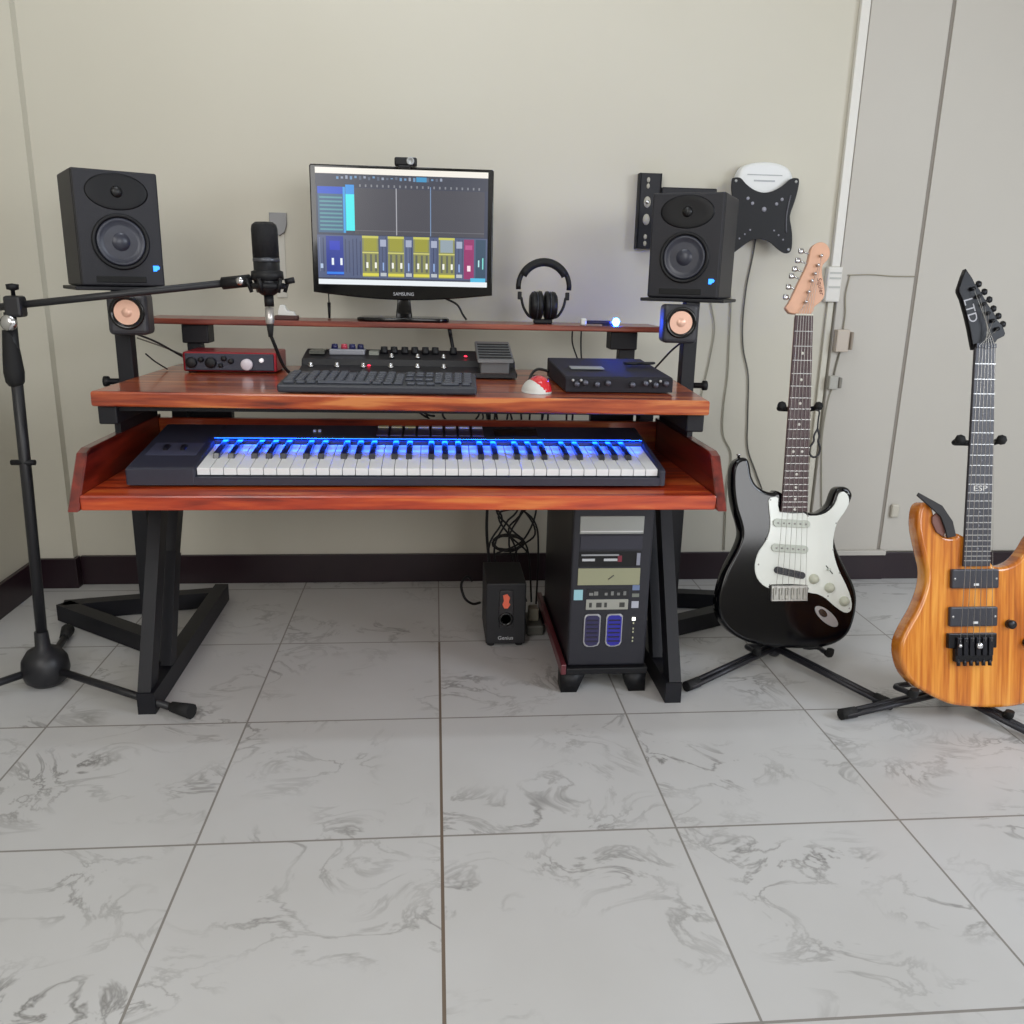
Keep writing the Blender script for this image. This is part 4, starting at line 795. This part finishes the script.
g('inlay_letters',text_bm('ESP',.019,.0003,T((a+b)/2,-.0095,z12)@RX(PI/2)@Matrix.Diagonal((1.15,.85,1,1))),dm)
for k in (15,17,19,21): 
    z=(fz[k]+fz[k-1])/2; a,b=nx2(z); g('fret_dot',lathe(B(),[(.0026,0),(.0026,.0006),(0,.0006)],12,T((a+b)/2,-.009,z)@FRONT),mat('inlay_dim',(120,120,128),.3))
g('logo',text_bm('LTD',.030,.0003,T(.0055,-.0034,.836)@RX(PI/2)@RZ(math.radians(-73))@Matrix.Diagonal((.95,.95,1,1))),mat('logo_grey',(160,158,162),.4))
tm=mat('tuner_black',(26,26,30),.3,.5)
for i,(x,z) in enumerate(ET):
    t_=g('tuner',tube(B(),[(x-.014,.003,z-.006),(x,.003,z)],.0026,8),tm)
    obj('tuner_button',lathe(B(),[(0,-.007),(.006,-.006),(.0078,0),(.006,.006),(0,.007)],12,T(x,.003,z)@RY(PI/2)@Matrix.Diagonal((.95,.6,.8,1))),tm,t_)
    obj('tuner_post',lathe(B(),[(.0042,0),(.0042,.007),(0,.008)],10,T(x-.019,-.003,z-.012)@FRONT),tm,t_)
for q0 in (0,4):
    x0,x1=Ep[q0][0],Ep[q0+1][0]; z1=(Ep[q0][1]+Ep[q0+1][1])/2; z0=(Ep[q0+2][1]+Ep[q0+3][1])/2
    pk=g('pickup',box(B(),x0,x1,-.010,-.0,z0+.002,z1-.002,.003),mat('pickup_charcoal',(50,50,58),.35))
    obj('pickup_badge',box(B(),.022,.033,-.0107,-.0098,z0+.008,z0+.013),mat('badge_white',(220,220,220),.3),pk)
    for s in (-1,1): obj('mount_screw',lathe(B(),[(.003,0),(.002,.001),(0,.001)],10,T((x0+x1)/2+s*(x1-x0)*.44,-.010,(z0+z1)/2)@FRONT),fm,pk)
bz=g('bridge',box(B(),Ebr[0][0],Ebr[1][0],-.011,0,.1265,.158,.002),mat('bridge_black',(28,28,32),.3,.5))
bt=obj('tailpiece',box(B(),-.018,.066,-.014,-.002,.098,.127,.002),MATS['bridge_black'],bz)
for k in range(6):
    x=-.011+k*.0140
    obj('saddle',box(B(),x-.0052,x+.0052,-.018,-.010,.112,.150,.0015),mat('saddle_black',(40,40,46),.3,.6),bz)
    obj('fine_tuner',tube(B(),[(x,-.012,.104),(x,-.014,.090)],.0038,8),mat('saddle_black',(40,40,46),.3,.6),bz)
obj('tremolo_socket',lathe(B(),[(.0075,0),(.0075,.006),(.0045,.009),(0,.009)],14,T(.030,-.018,.134)@FRONT),chrome,bz)
obj('lock_screw',lathe(B(),[(.005,0),(.004,.004),(0,.005)],10,T(-.011,-.018,.134)@FRONT),chrome,bz)
for x,z in ((Ek[0][0],Ek[0][1]),(.150,.135),(.168,.180)): g('control_knob',lathe(B(),[(.0095,0),(.0095,.012),(.008,.014),(0,.014)],18,T(x,0,z)@FRONT),mat('knob_black',(34,34,38),.3,.5))
for k in range(6):
    x0=-.011+k*.0140; x1=nx2(zb_)[0]+.006+(nx2(zb_)[1]-nx2(zb_)[0]-.012)*k/5
    tx,tz=ET[5-k]; 
    g('string',tube(B(),[(x0,-.0190,.142),(x1,-.0135,zb_+.004),(tx-.019,-.010,tz-.012)],.00045+.0001*(5-k)/5,5),stm)
sg=g('strap_end',prism(B(),[(-.108,.449),(-.104,.455),(-.052,.428),(-.028,.395),(-.020,.364),(-.040,.360),(-.045,.380),(-.055,.405),(-.080,.426)],-.012,-.007,.001,1),mat('strap_black',(26,22,24),.6))
g('strap_end',prism(B(),[(-.062,.412),(-.050,.404),(-.040,.372),(-.044,.362),(-.060,.372),(-.070,.392),(-.070,.404)],-.006,-.0005,.001,1),mat('strap_leather',(112,70,60),.55))
# ------------------------------------------------------------ guitar stands
def gstand(label,groot,hub,feet,yz,yx,cr,pdx=.0):
    t=thing('guitar_stand',label,'guitar stand',hub,(0,0,0),'tubular guitar stands')
    M=Matrix.LocRotScale(groot.location,groot.rotation_euler,Vector((1,1,1)))
    inv=MW[t.name].inverted(); G=lambda x,y,z:tuple(inv@(M@Vector((x,y,z))))
    sm=mat('stand_tube',(40,40,46),.38,.2)
    base=Vector((0,0,.035)); top=Vector(G(yx+pdx,.062,yz))
    p=obj('pole',tube(B(),[tuple(base),tuple(Vector(G(yx+pdx,.075,.10))),tuple(top)],.0085,10),sm,t)
    obj('hub',lathe(B(),[(.012,-.018),(.017,-.010),(.017,.018),(.012,.026)],16,T(0,0,.030)),sm,t)
    obj('hub_bolt',lathe(B(),[(.006,0),(.005,.004),(0,.005)],10,T(.006,-.017,.03)@FRONT),chrome,t)
    for f in feet:
        v=Vector((f[0]-hub[0],f[1]-hub[1],0)); n=v.normalized(); s=Vector((-n.y,n.x,0))*.0075
        lg=obj('leg',tube(B(),[tuple(Vector((0,0,.034))+s),tuple(v+s+Vector((0,0,.0115)))],.0062,8),sm,t)
        obj('leg_bar',tube(B(),[tuple(Vector((0,0,.034))-s),tuple(v-s+Vector((0,0,.0115)))],.0062,8),sm,lg)
        e=v*.90; obj('rubber_tip',tube(B(),[(e.x,e.y,.0136),(v.x+n.x*.01,v.y+n.y*.01,.0130)],.0125,10),rubber,lg)
    # yoke
    yk=obj('neck_yoke',tube(B(),[G(yx-.045,.008,yz+.004),G(yx-.042,.030,yz),G(yx-.02,.045,yz),G(yx,.050,yz),G(yx+.02,.045,yz),G(yx+.042,.030,yz),G(yx+.046,.008,yz+.004)],.0062,10,4),rubber,t)
    for s in (-1,1): obj('yoke_tip',lathe(B(),[(0,-.011),(.008,-.008),(.011,0),(.008,.008),(0,.011)],14,Matrix.Translation(G(yx+s*.046,.004,yz+.005))),rubber,yk)
    obj('yoke_joint',tube(B(),[G(yx+pdx,.064,yz-.03),G(yx+pdx*.8,.058,yz+.01)],.012,10),sm,t)
    # cradle
    for s,(cx,cz) in zip((-1,1),cr):
        a=obj('cradle_arm',tube(B(),[G(yx,.070,.07),G((cx+yx)/2,.066,cz-.006),G(cx,.055,cz-.012),G(cx,.02,cz-.0145),G(cx,-.010,cz-.0145),G(cx,-.014,cz-.004)],.0062,8,4),sm,t)
        obj('cradle_pad',tube(B(),[G(cx,.0,cz-.0145),G(cx,-.012,cz-.0145),G(cx,-.017,cz-.002)],.009,10,3),rubber,a)
    return t
gstand('black tubular tripod stand holding the black and white guitar',gs,(.842,1.905,0),[(.580,1.745),(1.000,1.640),(.92,2.20)],.579,.037,[(-.065,.0),(.118,-.006)],.012)
gstand('black tubular tripod stand holding the natural wood guitar',ge,(1.145,1.655,0),[(.880,1.598),(1.250,1.47),(1.32,1.92)],.562,.040,[(-.108,.045),(.105,-.006)],.030)
# small cable loop hanging from the yoke
hl=thing('cable_loop','small dark cord loop hanging from the yoke tip beside the black guitar neck','cord',(.917,1.97,.607))
obj('cord',tube(B(),[(-.001,.012,.008),(0,-.004,.006),(0,-.003,-.012),(.001,-.003,-.040)],.0022,6,4),mat('cord_dark',(50,50,54),.5),hl)
obj('loop',tube(B(),[(.001,-.003,-.036),(.007,-.003,-.052),(.006,-.003,-.066),(.013,-.003,-.082),(.011,-.003,-.098),(0,-.003,-.105),(-.011,-.003,-.098),(-.013,-.003,-.082),(-.005,-.003,-.066),(-.006,-.003,-.052),(.001,-.003,-.036)],.0026,6,4),MATS['cord_dark'],hl)
# ------------------------------------------------------------ light
w=bpy.data.worlds.new('daylight'); sc.world=w; w.use_nodes=True; bg=w.node_tree.nodes['Background']; bg.inputs[0].default_value=(.85,.92,1.0,1); bg.inputs[1].default_value=.3
def area(name,loc,target,sx,sy,power,col):
    l=bpy.data.lights.new(name,'AREA'); l.shape='RECTANGLE'; l.size=sx; l.size_y=sy; l.energy=power; l.color=col
    o=bpy.data.objects.new(name,l); COL.objects.link(o); o.location=loc; d=Vector(target)-Vector(loc); o.rotation_euler=d.to_track_quat('-Z','Y').to_euler(); return o
area('window_and_fill_light',(-.98,-.45,1.65),(.5,2.4,.55),1.1,1.3,29,(1,.99,.97))
area('window_and_fill_light',(1.75,-2.9,1.5),(.25,2.4,.4),2.3,1.3,62,(.97,.98,1))  # unseen rear fill, added to lift the dark under the desk
area('window_and_fill_light',(2.6,.2,1.4),(1.1,.8,0),.9,1.1,38,(.80,.88,1))
area('ceiling_lamp',(-.12,1.55,2.5),(-.12,2.5,1.45),.9,.15,8,(.86,.93,1))
# ------------------------------------------------------------ camera
cam=bpy.data.cameras.new('camera'); co=bpy.data.objects.new('camera',cam); COL.objects.link(co); sc.camera=co
cam.sensor_width=36; cam.sensor_fit='HORIZONTAL'; cam.lens=855.4156/1024*36; cam.clip_start=.05
R_=Vector((.99593748,-.08728774,.0221222)); U_=Vector((.00143478,.26102408,.96533122)); F_=Vector((.09003601,.9613778,-.2600889))
m3=Matrix((R_,U_,-F_)).transposed(); co.matrix_world=Matrix.Translation((0,0,.89735))@m3.to_4x4()
sc.view_settings.view_transform='Standard'; sc.view_settings.look='None'; sc.view_settings.gamma=1; sc.view_settings.exposure=-.1; sc.view_settings.use_curve_mapping=False
